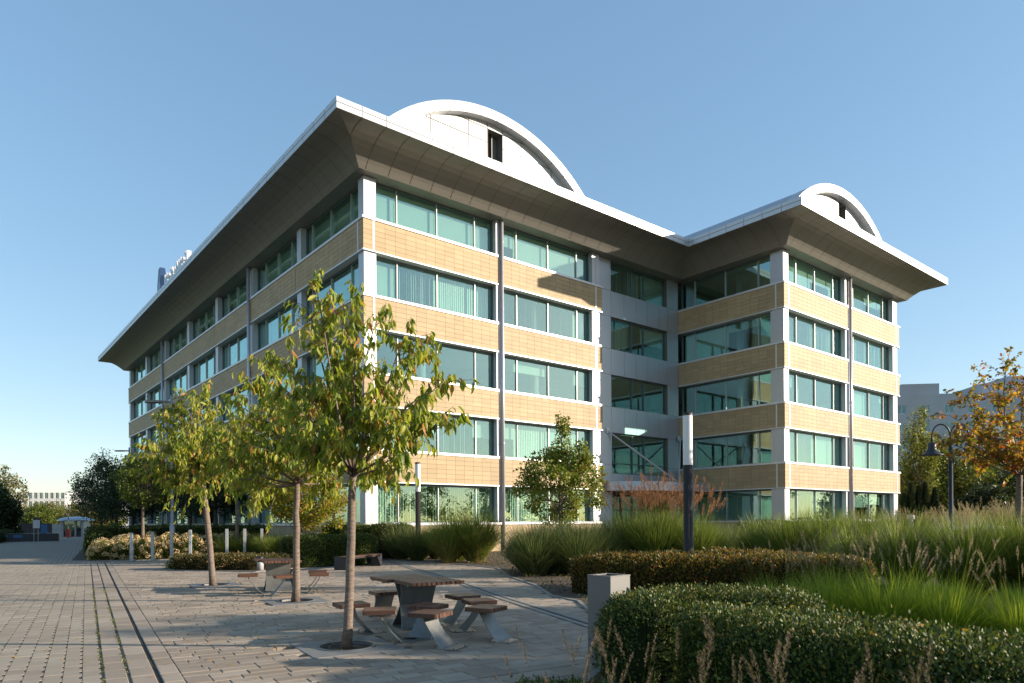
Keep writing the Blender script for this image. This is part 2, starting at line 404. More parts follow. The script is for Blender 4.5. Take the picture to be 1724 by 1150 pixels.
def spandrel(face, x0, x1, k, corner_lo=False, corner_hi=False, lo=0, hi=0, dz=0):
    """tile band between window rows k and k+1; lo / hi extend trims at outer corners"""
    zt, zb = ZK[k + 1], ZB[k]; xe = x1 - (.036 if dz else 0)
    b = MB(); b.box(x0 + (.036 if corner_lo else 0), xe, .032 if dz else .030, .45, zb + .03 + dz, zt - .06 + dz); o = b.build('band', M['joint'], building); face.put(o)
    t = MB(); t.box(x0 - lo, x1 + hi, -.05, .44, zt - .12 + dz, zt + dz); q = t.build('sill', M['white_metal'], o)
    t = MB(); t.box(x0 - lo * .6, x1 + hi * .6, -.03, .43, zb + dz, zb + .06 + dz); q = t.build('edge_trim', M['white_metal'], o)
    a, c = x0, x1
    for flag, xx in ((corner_lo, x0 + .53), (corner_hi, x1 - .53)):
        if flag:
            t = MB(); t.box(xx - .045, xx + .045, -.015, .028, zb + .062, zt - .122); t.build('joint_trim', M['white_metal'], o)
    if corner_lo: tiles(face, x0, x0 + .48, zt - .125, zb + .065, .5); a = x0 + .58
    if corner_hi: tiles(face, x1 - .48, xe, zt - .125, zb + .065, .5); c = x1 - .58
    tiles(face, a, c, zt - .125, zb + .065)

def pilaster(face, x0, x1, k, y0=.07, y1=.52, joint=None):
    z0 = ZK[k]; z1 = ZB[k] if k < 4 else 17.78
    b = MB()
    if joint: b.box(x0, joint - .012, y0, y1, z0 + .002, z1); b.box(joint + .012, x1, y0, y1, z0 + .002, z1); b.box(joint - .012, joint + .012, y0 + .03, y1, z0, z1)
    else: b.box(x0, x1, y0, y1, z0 + .002, z1)
    o = b.build('pilaster', M['pilaster'], building); face.put(o); return o

def ztop(k): return ZB[k] + .0 if k < 4 else 17.80
def bay(face, x0, x1, k, muls, rng, mode, p_lo=None, p_hi=None):
    """one window bay of one storey"""
    w0 = x0; w1 = x1
    if p_lo: pilaster(face, *p_lo[:2], k, joint=p_lo[2] if len(p_lo) > 2 else None); w0 = p_lo[1]
    if p_hi: pilaster(face, *p_hi[:2], k, joint=p_hi[2] if len(p_hi) > 2 else None); w1 = p_hi[0]
    window(face, w0, w1, ZK[k], ztop(k), muls, rng, mode)

FF = Face(0, 0, 0)                       # main front
FL = Face(0, 53.15, -math.pi / 2)        # long left side, x runs towards the corner
FR = Face(23.72, -7.48, 0)               # right wing front
FW = Face(23.72, .25, -math.pi / 2)      # right wing left side
FC = Face(15.97, .25, 0)                 # recessed metal-panel wall
rg = random.Random(3)
front_modes = ['closed', 'mix', 'sparse', 'closed', 'roller']
for k in range(5):
    md = front_modes[k]
    bay(FF, 0, 8.0, k, (1.99, 4.29, 6.66), rg, md, (.07, .70, .44), (7.87, 8.03))
    bay(FF, 8.3, 15.97, k, (9.52, 11.86, 14.17), rg, md, None, (15.2, 15.82, 15.52))
    bay(FR, 0, 8.2, k, (2.05, 4.35, 6.75), rg, md if k != 1 else 'mix', (.06, .60), (7.85, 8.12))
    bay(FR, 8.5, 16.18, k, (9.60, 11.95, 14.28), rg, 'mix', None, (15.25, 15.95, 15.5))
    bay(FW, 0, 7.73, k, (1.10, 3.45, 5.80), rg, ['closed', 'none', 'none', 'mix', 'none'][k], None, (6.80, 7.645, 7.30))
lj = [0, 7.65, 15.05, 22.65, 30.15, 37.45, 45.12, 53.15]   # joints of the long side, measured from its far end
for k in range(5):
    for i in range(7):
        a, b = lj[i], lj[i + 1]
        pipe_hi = i in (1, 4)
        lastp = (b - .62, b - .085, b - .35) if i == 6 else None
        bb = b - .1 if i == 6 else b
        ms = [a + .75 + f * (b - a - 1.15) for f in (.20, .52, .84)] if i < 6 else [b - 6.60, b - 4.26, b - 1.98]
        md = ['mix', 'sparse', 'mix', 'mix', 'roller'][k]
        bay(FL, a, bb, k, ms, rg, md, (a + .05, a + .62), lastp)
for k in range(4):
    spandrel(FF, 0, 7.93, k, True, False, lo=.053); spandrel(FF, 8.33, 15.97, k, False, True, hi=.05)
    spandrel(FR, 0, 8.08, k, True, False, lo=.053); spandrel(FR, 8.48, 16.18, k, False, True, hi=.05)
    spandrel(FW, 0, 7.73, k, False, True, hi=.045, dz=-.004)
    for i in range(7):
        a, b = lj[i], lj[i + 1]
        spandrel(FL, a + (.02 if i else 0), b - (.02 if i < 6 else 0), k, False, i == 6, hi=.045 if i == 6 else 0, dz=-.004)
# plinth below the ground-floor windows
for fc, a, b in ((FF, 0, 15.97), (FR, 0, 16.18), (FW, 0, 7.73), (FL, 0, 53.15)):
    o = bx(fc, 'plinth', M['joint'], a, b, .030, .45, 0, 1.52)
    t = MB(); t.box(a - .05, b + .05, -.05, .44, 1.46, 1.58); t.build('sill', M['white_metal'], o)
    n = round((b - a) / .6)
    for i in range(n):
        for j in range(3):
            w = (b - a) / n; p = fc.bl(a + i * w, 0); q = Bw(*p)
            tiles_list.append((q[0] ** 2 + q[1] ** 2 + 900, fc, a + i * w + .005, .05 + j * .46, w - .01, .45, 0))
# ceramic tiles: nearest 300 one by one, the rest joined
tiles_list.sort(key=lambda t: t[0])
for d, fc, x, z, w, h, y in tiles_list[:300]:
    o = link('tile', tile_mesh(w, h), None, building); fc.put(o, x, y + random.uniform(-.001, .001), z)
Vt, Ft = [], []
for i, (d, fc, x, z, w, h, y) in enumerate(tiles_list[300:]):
    n = len(Vt)
    P = [fc.bl(x, y), fc.bl(x + w, y), fc.bl(x + w, y + .028), fc.bl(x, y + .028)]
    Vt += [(p[0], p[1], z) for p in P] + [(p[0], p[1], z + h) for p in P]
    Ft += [(n, n + 1, n + 5, n + 4), (n + 1, n + 2, n + 6, n + 5), (n + 3, n, n + 4, n + 7), (n + 4, n + 5, n + 6, n + 7), (n, n + 3, n + 2, n + 1)]
o = link('tile', np_mesh('tiles_far', np.array(Vt), np.array(Ft), False), M['tile'], building); tag(o, kind='stuff')

# recessed wall of metal panels beside the right wing
def cpanel(x0, x1, z0, z1, y=0): return bx(FC, 'metal_panel', M['panel'], x0 + .008, x1 - .008, y, y + .05, z0 + .008, z1 - .008)
bx(FC, 'backing_wall', M['joint'], 0, 1.06, .052, .40, 0, 17.8)
bx(FC, 'backing_wall', M['joint'], 6.62, 7.75, .052, .40, 0, 17.8)
xs = [1.06, 2.27, 3.40, 4.55, 5.70, 6.62]
for k in range(5):
    zt = ZK[k]; ze = ztop(k)
    if k == 0: zt, ze = 0, 3.42
    cpanel(0.0, 1.06, zt, ze); cpanel(6.62, 7.74, zt, ze)
    if k:
        window(FC, 1.06, 6.62, 4.56 if k == 1 else zt, ze, (3.17, 4.34), rg, 'none' if k in (1, 2) else 'mix', depth=.22, transom=5.19 if k == 1 else None, head=.08, mulm=M['frame'], mulw=.06)
for k in range(4):
    z0, z1 = ZB[k], ZK[k + 1]
    if k == 0: z0, z1 = 3.42, 4.56
    bx(FC, 'backing_wall', M['joint'], 1.062, 6.618, .052, .40, z0, z1)
    for a, b in zip(xs[:-1], xs[1:]): cpanel(a, b, z0, z1)
    zz0, zz1 = ZB[k], ZK[k + 1]
    cpanel(0, 1.06, zz0, zz1); cpanel(6.62, 7.74, zz0, zz1)
# entrance under the canopy
ent = window(FC, 1.1, 6.6, .05, 3.4, (2.2, 3.3, 4.4, 5.5), rg, 'none', depth=1.3, transom=2.3, head=.1, mulm=M['frame'], mulw=.07); ent.name = 'entrance_door'
bx(FC, 'entrance_wall', M['dark_steel'], 1.06, 1.10, .40, 1.4, 0, 3.42); bx(FC, 'entrance_wall', M['dark_steel'], 6.6, 6.62, .40, 1.4, 0, 3.42)

# canopy with curved rim and two tie rods
cp = [(16.35, .20), (16.7, -.65), (17.6, -1.35), (18.9, -1.85), (20.4, -2.12), (22.0, -2.2), (23.66, -2.2)]
cvb = MB(); cvb.prism([(23.66, .20)] + cp[:], 3.50, 3.98)
canopy = cvb.build('canopy', M['dark_steel'], building)
def smooth_path(p, n):
    out = []
    for i in range(len(p) - 1):
        p0 = p[max(i - 1, 0)]; p1 = p[i]; p2 = p[i + 1]; p3 = p[min(i + 2, len(p) - 1)]
        for j in range(n):
            t = j / n
            out.append(tuple(.5 * ((2 * p1[c]) + (-p0[c] + p2[c]) * t + (2 * p0[c] - 5 * p1[c] + 4 * p2[c] - p3[c]) * t * t + (-p0[c] + 3 * p1[c] - 3 * p2[c] + p3[c]) * t ** 3) for c in range(len(p1))))
    out.append(tuple(p[-1])); return out
cpath = smooth_path(cp, 6); seg = len(cpath) // 6
for i in range(6):
    part = cpath[i * seg: min((i + 1) * seg + 1, len(cpath))]
    if len(part) < 2: continue
    b = MB()
    for (x0, y0), (x1, y1) in zip(part[:-1], part[1:]):
        d = math.hypot(x1 - x0, y1 - y0); nx, ny = (y1 - y0) / d, -(x1 - x0) / d
        if ny > 0 and nx > 0: nx, ny = -nx, -ny
        a = [(x0, y0), (x1, y1), (x1 + nx * .06, y1 + ny * .06), (x0 + nx * .06, y0 + ny * .06)]
        b.prism(a, 3.46, 4.02)
    b.build('rim_panel', M['panel'], canopy)
for p0, p1 in (((16.62, .2, 7.16), (20.7, -1.85, 4.08)), ((23.55, .0, 7.14), (20.95, -1.85, 4.08))):
    b = MB(); b.tube([p0, p1], .055, 8); b.box(p0[0] - .12, p0[0] + .12, p0[1] - .02, p0[1] + .12, p0[2] - .15, p0[2] + .2); b.build('tie_rod', M['pipe'], canopy)

# downpipes
for x, y, r_ in ((8.18, -.05, .085), (32.02, -7.56, .09)):
    b = MB(); b.cyl(x, y, .1, 17.8, r_, 14)
    for z in (5.8, 9.4, 13.0, 16.6): b.cyl(x, y, z, z + .05, r_ + .012, 14)
    b.box(x - .13, x + .13, y + .12, y + .5, .1, 17.7); b.build('downpipe', M['pipe'], building, True)
for v in (15.45, 38.1, 0):
    if v:
        b = MB(); b.cyl(-.09, v, .1, 17.8, .11, 14); b.build('downpipe', M['pipe'], building, True)

# interior: floor slabs, cores, hidden walls
for k in range(5):
    zb = ZB[k] + .12 if k < 4 else 17.84; zt = ZK[k + 1] - .16 if k < 4 else 18.1
    b = MB(); b.box(.46, 15.5, .46, 52.7, zb, zt); b.box(15.5, 24.1, .66, 52.7, zb, zt); b.box(24.18, 39.5, -7.0, 52.7, zb, zt)
    b.build('floor_slab', M['slab'], building)
b = MB(); b.box(6.5, 9.5, 7, 46, 0, 17.8); b.box(15, 25, 7.5, 12, 0, 17.8); b.box(30.2, 33.5, .5, 46, 0, 17.8); b.box(.5, 39, 25, 25.3, 0, 17.8); b.build('core_wall', M['core'], building)
b = MB(); b.box(39.5, 39.9, -7.0, 53.1, 0, 17.8); b.box(.3, 39.5, 52.7, 53.1, 0, 17.8); b.build('rear_wall', M['white_wall'], building)
b = MB()
for k in range(5):
    z = ZB[k] if k < 4 else 17.8
    for v in range(3, 50, 5):
        b.box(3.0, 3.15, v, v + 2.4, z - .03, z + .11)
b.build('ceiling_light', M['white_metal'], building)
# columns inside, seen through the glass
b = MB()
for u, v in [(1.2, 3 + 7.6 * i) for i in range(7)] + [(4.1, 1.6), (11.9, 1.6), (27.8, -5.9), (35.8, -5.9), (25.4, -3.4), (19, 2.5)]:
    b.cyl(u, v, 0, 17.8, .22, 10)
b.build('column', M['core'], building, True)

# ------------------------------------------------------------------ flared eaves
OUT = [(0, 0, -1, -1), (23.72, 0, -1, -1), (23.72, -7.48, -1, -1), (39.9, -7.48, 1, -1), (39.9, 53.15, 1, 1), (0, 53.15, -1, 1)]
def corner(i, q): u, v, a, b = OUT[i % 6]; return (u + a * q, v + b * q)
prof = [(2.43, 18.86)]
for f_, g_ in ((.02, 0), (.14, .008), (.28, .04), (.42, .11), (.55, .23), (.68, .40), (.80, .595), (.90, .78), (1, 1)):
    prof.append((.40 + 2.03 * (1 - f_), 18.84 - 1.04 * g_))
EW = 1.165
for e in range(6):
    P0, P1 = corner(e, 0), corner(e + 1, 0); dx, dy = P1[0] - P0[0], P1[1] - P0[1]; Ln = math.hypot(dx, dy); ux, uy = dx / Ln, dy / Ln
    nx, ny = uy, -ux                                   # outward
    def srange(q):
        a, b = corner(e, q), corner(e + 1, q)
        return ((a[0] - P0[0]) * ux + (a[1] - P0[1]) * uy, (b[0] - P0[0]) * ux + (b[1] - P0[1]) * uy)
    lo, hi = srange(2.43); lo2, hi2 = srange(.4)
    a0 = min(lo, lo2); a1 = max(hi, hi2); n = round((a1 - a0) / EW); w = (a1 - a0) / n
    detail = e in (0, 1, 2, 5)
    cuts = [a0 + i * w for i in range(n + 1)] if detail else [a0, a1]
    g = .018
    for c0, c1 in zip(cuts[:-1], cuts[1:]):
        b = MB()
        for (q0, z0), (q1, z1) in zip(prof[:-1], prof[1:]):
            l0, h0 = srange(q0); l1, h1 = srange(q1)
            s00, s01 = max(c0 + g, l0), min(c1 - g, h0); s10, s11 = max(c0 + g, l1), min(c1 - g, h1)
            if s01 - s00 < .001 and s11 - s10 < .001: continue
            s01 = max(s01, s00); s11 = max(s11, s10)
            if s01 == s00: s00 = s01 = min(max((s10 + s11) / 2, l0), h0)
            if s11 == s10: s10 = s11 = min(max((s00 + s01) / 2, l1), h1)
            pt = lambda s_, q, z: (P0[0] + ux * s_ + nx * q, P0[1] + uy * s_ + ny * q, z)
            quad = [pt(s00, q0, z0), pt(s01, q0, z0), pt(s11, q1, z1), pt(s10, q1, z1)]
            b.poly(quad)
        if b.f: b.build('soffit_panel', M['soffit'], building, True)
    # dark layer a little above the panels shows in the joints
    b = MB()
    for (q0, z0), (q1, z1) in zip(prof[:-1], prof[1:]):
        l0, h0 = srange(q0); l1, h1 = srange(q1)
        pt = lambda s_, q, z: (P0[0] + ux * s_ + nx * q, P0[1] + uy * s_ + ny * q, z + .02)
        b.poly([pt(l0, q0, z0), pt(h0, q0, z0), pt(h1, q1, z1), pt(l1, q1, z1)])
    b.build('eaves_backing', M['joint'], building, True)
    l0, h0 = srange(.4); l1, h1 = srange(-.6); b = MB()
    pt = lambda s_, q, z: (P0[0] + ux * s_ + nx * q, P0[1] + uy * s_ + ny * q, z)
    b.poly([pt(l0, .4, 17.80), pt(h0, .4, 17.80), pt(h1, -.6, 17.80), pt(l1, -.6, 17.80)])
    b.poly([pt(l0, .4, 17.80), pt(h0, .4, 17.80), pt(h0, .4, 17.83), pt(l0, .4, 17.83)])
    b.build('soffit_ledge', M['soffit'], building)
    lo, hi = srange(2.43); lin_, hin = srange(2.37)
    fc = [lo] + [c for c in cuts if lo + .25 < c < hi - .25] + [hi]
    for c0, c1 in zip(fc[:-1], fc[1:]):
        for z0, z1 in ((18.86, 19.095), (19.130, 19.34)):
            ga = g * .9 if c0 > lo + .01 else 0; gb = g * .9 if c1 < hi - .01 else 0
            b = MB(); s0, s1 = c0 + ga, c1 - gb
            t0 = s0 if ga else lin_; t1 = s1 if gb else hin
            p = [pt(s0, 2.43, 0), pt(s1, 2.43, 0), pt(t1, 2.37, 0), pt(t0, 2.37, 0)]
            b.prism([(q[0], q[1]) for q in p], z0, z1)
            b.build('fascia_panel', M['fascia'], building)
b = MB(); ring = [corner(i, 2.40) for i in range(6)]
b.prism(ring, 18.90, 19.325); b.build('roof', M['roof'], building)

# arched gables
def gable(cx, hw, vp, zb, zt, cols, rows, win, vend):
    hgt = zt - zb; Rr = (hw * hw + hgt * hgt) / (2 * hgt); zc = zt - Rr; T = .47
    amax = math.asin(min(1, hw / Rr))
    g_ = empty_part('gable')
    n = 14
    for i in range(n):
        a0 = -amax + 2 * amax * i / n; a1 = a0 + 2 * amax / n; e = .0015; b = MB(); m = 3
        for j in range(m):
            p, q = a0 + e + (a1 - a0 - 2 * e) * j / m, a0 + e + (a1 - a0 - 2 * e) * (j + 1) / m
            f = lambda a, r, v: (cx + r * math.sin(a), v, zc + r * math.cos(a))
            Ri = Rr - T; v0, v1 = vp, vp + .75
            b.poly([f(p, Ri, v0), f(q, Ri, v0), f(q, Rr, v0), f(p, Rr, v0)])
            b.poly([f(p, Rr, v0), f(q, Rr, v0), f(q, Rr, v1), f(p, Rr, v1)])
            b.poly([f(q, Ri, v0), f(p, Ri, v0), f(p, Ri, v1), f(q, Ri, v1)])
        b.build('arch_panel', M['fascia'], g_)
    # barrel roof
    b = MB(); m = 40; v0, v1 = vp + .74, vend
    for j in range(m):
        p, q = -amax + 2 * amax * j / m, -amax + 2 * amax * (j + 1) / m
        b.poly([(cx + (Rr - .03) * math.sin(p), v0, zc + (Rr - .03) * math.cos(p)), (cx + (Rr - .03) * math.sin(q), v0, zc + (Rr - .03) * math.cos(q)),
                (cx + (Rr - .03) * math.sin(q), v1, zc + (Rr - .03) * math.cos(q)), (cx + (Rr - .03) * math.sin(p), v1, zc + (Rr - .03) * math.cos(p))])
    b.build('barrel_roof', M['roof'], g_, True)
    arc = lambda u: zc + math.sqrt(max((Rr - T + .06) ** 2 - (u - cx) ** 2, 0))
    vw = vp + .42
    b = MB(); pts = [(u, arc(u) + .02) for u in np.linspace(cx - hw + .4, cx + hw - .4, 24)]
    for (ua, za), (ub, zb_) in zip(pts[:-1], pts[1:]):
        if win[0] - .001 < (ua + ub) / 2 < win[1] + .001: continue
        b.poly([(ua, vw + .03, zb - .4), (ub, vw + .03, zb - .4), (ub, vw + .03, zb_), (ua, vw + .03, za)])
    b.build('gable_backing', M['joint'], g_)
    for ua, ub in zip(cols[:-1], cols[1:]):
        for za, zz in zip(rows[:-1], rows[1:]):
            if ua >= win[0] - .01 and ub <= win[1] + .01 and za >= win[2] - .01 and zz <= win[3] + .01: continue
            us = np.linspace(ua + .021, ub - .021, 31); top = [min(zz - .021, arc(u)) for u in us]
            keep = [(u, t) for u, t in zip(us, top) if t > za + .024]
            if len(keep) < 2: continue
            b = MB(); P = [(keep[0][0], vw, za + .021), (keep[-1][0], vw, za + .021)] + [(u, vw, t) for u, t in reversed(keep)]
            b.poly(P); b.build('gable_panel', M['fascia'], g_)
    u0, u1, z0, z1 = win
    b = MB(); b.box(u0 - .02, u0, vw, vw + .5, z0, z1); b.box(u1, u1 + .02, vw, vw + .5, z0, z1); b.box(u0 - .02, u1 + .02, vw, vw + .5, z1, z1 + .02); b.box(u0 - .02, u1 + .02, vw, vw + .5, z0 - .02, z0)
    b.box(u0, u1, vw + .5, vw + .52, z0, z1)
    b.box(u0 + .55 * (u1 - u0), u0 + .62 * (u1 - u0), vw + .36, vw + .5, z0, z1)
    lo_ = b.build('louvre_window', M['bin'], g_)
    z = z0 + .04
    while z < z1 - .06:
        s_ = MB(); s_.poly([(u0, vw + .30, z), (u0 + .52 * (u1 - u0), vw + .30, z), (u0 + .52 * (u1 - u0), vw + .42, z + .07), (u0, vw + .42, z + .07)])
        louvre_parts.append((s_, g_)); z += .11
    s_all = MB()
    for s1, gg in louvre_parts:
        n0 = len(s_all.v); s_all.v += s1.v; s_all.f += [tuple(i + n0 for i in f) for f in s1.f]
    louvre_parts.clear(); s_all.build('louvre', M['dark_wall'], g_)
louvre_parts = []
def empty_part(name):
    o = bpy.data.objects.new(name, None); COL.objects.link(o); o.parent = building; o.empty_display_size = .3; return o
gable(6.3, 6.35, -2.12, 19.30, 22.0, [0.3, 2.65, 4.83, 5.98, 6.95, 8.17, 10.28, 12.4], [19.2, 19.72, 20.55, 21.25, 22.2], (5.98, 6.95, 19.72, 21.25), 48)
gable(27.3, 5.85, -9.42, 19.22, 21.62, [21.4, 23.6, 25.7, 27.42, 28.35, 30.2, 32.0, 33], [19.0, 19.6, 20.15, 21.10, 21.7], (27.42, 28.35, 20.15, 21.10), 48)

# roof sign
sign = empty('roof_sign', Bw(-1.3, 24.2, 19.34), TH, label='roof sign of metal letters and blue emblem above the long left eaves', cat='roof sign')
def sg(name, pts, w, m):
    b = MB()
    for s_ in pts: b.tube([(0, a, c) for a, c in s_], w, 5)
    return b.build(name, m, sign)
shapes = [[[(0, 0), (0, 1)], [(0, 1), (.55, 0)], [(.55, 0), (.55, 1)]], [[(.05 + .28 + .28 * math.cos(t), .4 + .4 * math.sin(t)) for t in np.linspace(0, 6.28, 10)]],
          [[(0, 0), (0, 1)], [(0, .5), (.5, 1)], [(0, .5), (.5, 0)]], [[(0, 0), (0, .8)], [(.5, 0), (.5, .8)]], [[(0, 0), (.28, 1), (.55, 0)]]]
for i in range(8):
    b = MB()
    for s_ in shapes[i % 5]:
        for (a0, c0), (a1, c1) in zip(s_[:-1], s_[1:]):
            d = math.hypot(a1 - a0, c1 - c0) or 1; px, pz = -(c1 - c0) / d * .10, (a1 - a0) / d * .10
            P = [(a0 + px, c0 + pz), (a0 - px, c0 - pz), (a1 - px, c1 - pz), (a1 + px, c1 + pz)]
            n0 = len(b.v)
            for x in (-.16, .16): b.v += [(x, p[0] + 6.2 - i * .84, p[1] + 1.05) for p in P]
            b.f += [(n0, n0 + 1, n0 + 2, n0 + 3), (n0 + 7, n0 + 6, n0 + 5, n0 + 4)] + [(n0 + j, n0 + 4 + j, n0 + 4 + (j + 1) % 4, n0 + (j + 1) % 4) for j in range(4)]
    b.build('letter', M['white_metal'], sign)
b = MB(); b.tube([(.3, 0, .9), (.3, 7.4, .9)], .05, 6); b.tube([(.3, 0, 1.7), (.3, 7.4, 1.7)], .04, 6)
for v in (0.3, 2.6, 4.9, 7.2): b.tube([(.3, v, 0), (.3, v, 1.8)], .06, 6); b.tube([(.3, v, 1.6), (1.5, v, 0)], .05, 6)
b.build('support_frame', M['steel'], sign)
b = MB()
for x in (-.25, .1):
    pass
hexp = [(7.6, .2), (8.3, -.02), (8.9, .6), (8.95, 1.7), (8.5, 3.0), (7.95, 3.0), (7.7, 2.3), (8.1, 1.6), (7.6, 1.1)]
b.v = [(-.22, p[0], p[1]) for p in hexp] + [(.16, p[0], p[1]) for p in hexp]; n = len(hexp)
b.f = [tuple(range(n)), tuple(reversed(range(n, 2 * n)))] + [(i, (i + 1) % n, n + (i + 1) % n, n + i) for i in range(n)]
b.build('emblem', M['logo_blue'], sign)
b = MB(); b.v = [(-.26, 7.9, .5), (-.26, 8.3, .4), (-.26, 8.35, 1.6), (-.26, 8.0, 2.2), (-.26, 7.85, 1.5)]; b.f = [(0, 1, 2, 3, 4)]; b.build('emblem_stripe', M['logo_light'], sign)

# ------------------------------------------------------------------ ground, road and plaza
def sheet(name, pts, z, m, **k):
    b = MB(); b.poly([(p[0], p[1], z) for p in pts]); o = b.build(name, m); tag(o, **k); return o
sheet('ground', [(-1500, -600), (1500, -600), (1500, 2500), (-1500, 2500)], -.10, M['grass_ground'], kind='structure')
dR = np.array([-.522, .853]); dP = np.array([.853, .522]); O = np.array([-3.63, 7.19])
def gnd(px, py):
    b_ = (877.07 - py) / 1171.9; a_ = (px - 862) / 1171.9; Y = -EYE / (-a_ * sr + b_ * cr); return ((a_ * cr + b_ * sr) * Y, Y)
def rp(a, l): q = O + dP * a + dR * l; return (float(q[0]), float(q[1]))     # a to the right of the left slot drain, l along it
road_sheet = sheet('road', [rp(-60, 25.70), rp(-8.25, 25.70), rp(-8.25, -14), rp(-60, -14)], -.004, M['far_road'], kind='structure')
sheet('road', [rp(-60, 25.72), rp(-.02, 25.72), rp(-.02, 29)] + [gnd(*q) for q in ((158, 941), (148, 915), (146, 903), (140, 899.5), (36, 899.5), (88, 901), (0, 908.5), (-400, 935), (-900, 960))], -.004, M['far_road'], kind='structure')
plaza = sheet('plaza', [rp(-.02, -14), rp(60, -14), rp(60, 20), rp(16, 32), rp(-3.2, 33), rp(-.02, 29)], -.036, M['far_plaza'], kind='structure')
road_base = sheet('road_bed', [rp(-8.4, -4), rp(-.06, -4), rp(-.06, 25.7), rp(-8.2, 25.7)], -.0045, M['rubber'], kind='structure')
# beds
BED_R = [(1.05, 1.5), (.62, 4.6), (.70, 7.0), (1.2, 8.3), (1.45, 11.2), (1.35, 14.2), (.85, 15.3), (.57, 17.9), (-.05, 20.4), (-.51, 24.2), (-1.85, 26.35), (-3.5, 28.9), (-4.4, 31.4), (-5.6, 34), (15, 50), (60, 45), (60, 1.5)]
BED_L = [(-19.5, 30.8), (-17.0, 31.0), (-15.4, 31.7), (-13.6, 32.8), (-12.0, 33.2), (-11.0, 31.8), (-8.8, 28.6), (-5.9, 27.0), (-5.2, 30.0), (-6.4, 34.5), (-8, 60), (-45, 100), (-60, 100)]
BED_M = [(-12.6, 24.9), (-11.2, 24.1), (-8.6, 23.3), (-7.9, 24.6), (-7.9, 27.2), (-9.6, 28.2), (-12.2, 27.0)]
sheet('planting_bed_soil', BED_R, .020, M['soil'], kind='structure')
sheet('planting_bed_soil', BED_L, .020, M['soil'], kind='structure')
sheet('planting_bed_soil', BED_M, .020, M['soil'], kind='structure')

def inpoly(p, poly):
    x, y = p; c = False; n = len(poly)
    for i in range(n):
        x0, y0 = poly[i]; x1, y1 = poly[(i + 1) % n]
        if (y0 > y) != (y1 > y) and x < (x1 - x0) * (y - y0) / (y1 - y0) + x0: c = not c
    return c

PITS = [((-2.2, 9.22), 1.05), ((-4.54, 14.6), 1.05), ((-7.9, 18.5), 1.05)]
DRAIN = smooth_path([(-6.24, 31.5), (-4.87, 28.2), (-3.36, 24.2), (-1.72, 19.7), (-.92, 17.2), (-.3, 15.25), (.42, 13.2), (1.06, 11.4), (1.7, 9.6)], 8)
DR_A = np.array(DRAIN)
def visible(x, y, m=.6): return y > 5.2 and abs(x) < .76 * y + m

# plaza slabs
slabs = []
rr = random.Random(5)
rowh = .20
for j in range(-30, 135):
    l = j * rowh; a = .22; first = True
    while a < 22:
        w = rr.choice((.15, .25, .30, .40)) if first else rr.choice((.30, .30, .40, .40, .50)); first = False; c = rp(a + w / 2, l + rowh / 2)
        if visible(*c) and c[1] < 34 and not inpoly(c, BED_R) and not inpoly(c, BED_L) and not inpoly(c, BED_M):
            ok = all(max(abs(np.dot(np.array(c) - p[0], dP)), abs(np.dot(np.array(c) - p[0], dR))) > p[1] * .5 + w / 2 - .12 for p in PITS)
            if ok and np.min(np.hypot(DR_A[:, 0] - c[0], DR_A[:, 1] - c[1])) > -1: slabs.append((c[0] ** 2 + c[1] ** 2, a, l, w, rowh))
        a += w
slabs.sort()
g = .0045; slab_cache = {}
ang = math.atan2(dP[1], dP[0])
def slab_mesh(w, h, m, t=.045, c=.008):
    k = (w, h, m.name)
    if k not in slab_cache:
        b = MB(); x1, y1 = w - g, h - g
        o_ = [(g, g), (x1, g), (x1, y1), (g, y1)]; i_ = [(g + c, g + c), (x1 - c, g + c), (x1 - c, y1 - c), (g + c, y1 - c)]
        b.v = [(p[0], p[1], -t) for p in o_] + [(p[0], p[1], -c * .6) for p in o_] + [(p[0], p[1], 0) for p in i_]
        for q in range(4):
            r_ = (q + 1) % 4; b.f += [(q, r_, 4 + r_, 4 + q), (4 + q, 4 + r_, 8 + r_, 8 + q)]
        b.f.append((8, 9, 10, 11)); me = b.mesh('slab'); me.materials.append(m); slab_cache[k] = me
    return slab_cache[k]
def join_pieces(items, m, name, parent):
    V, F = [], []
    for (x, y, me, tz, tx, ty, an) in items:
        n = len(V); ca, sa = math.cos(an), math.sin(an)
        for v in me.vertices:
            px, py, pz = v.co; V.append((x + px * ca - py * sa, y + px * sa + py * ca, pz + tz + px * tx + py * ty))
        for p in me.polygons: F.append([n + i for i in p.vertices])
    quads = np.array([f for f in F if len(f) == 4]); Fs = [quads]
    oth = [f for f in F if len(f) != 4]
    for ln in set(len(f) for f in oth): Fs.append(np.array([f for f in oth if len(f) == ln]))
    o = link(name, np_mesh(name, np.array(V), Fs, False), m, parent); tag(o, kind='stuff'); return o
rest = []
for i, (d, a, l, w, h) in enumerate(slabs):
    x, y = rp(a, l); tz = rr.uniform(-.004, .003); me = slab_mesh(w, h, M['paver']); tx, ty = rr.uniform(-.004, .004), rr.uniform(-.004, .004)
    if i < 300:
        o = link('paving_slab', me, None, plaza); o.location = (x, y, tz); o.rotation_euler = (ty, -tx, ang)
    else: rest.append((x, y, me, tz, tx, ty, ang))
join_pieces(rest, M['paver'], 'paving_slab', plaza)

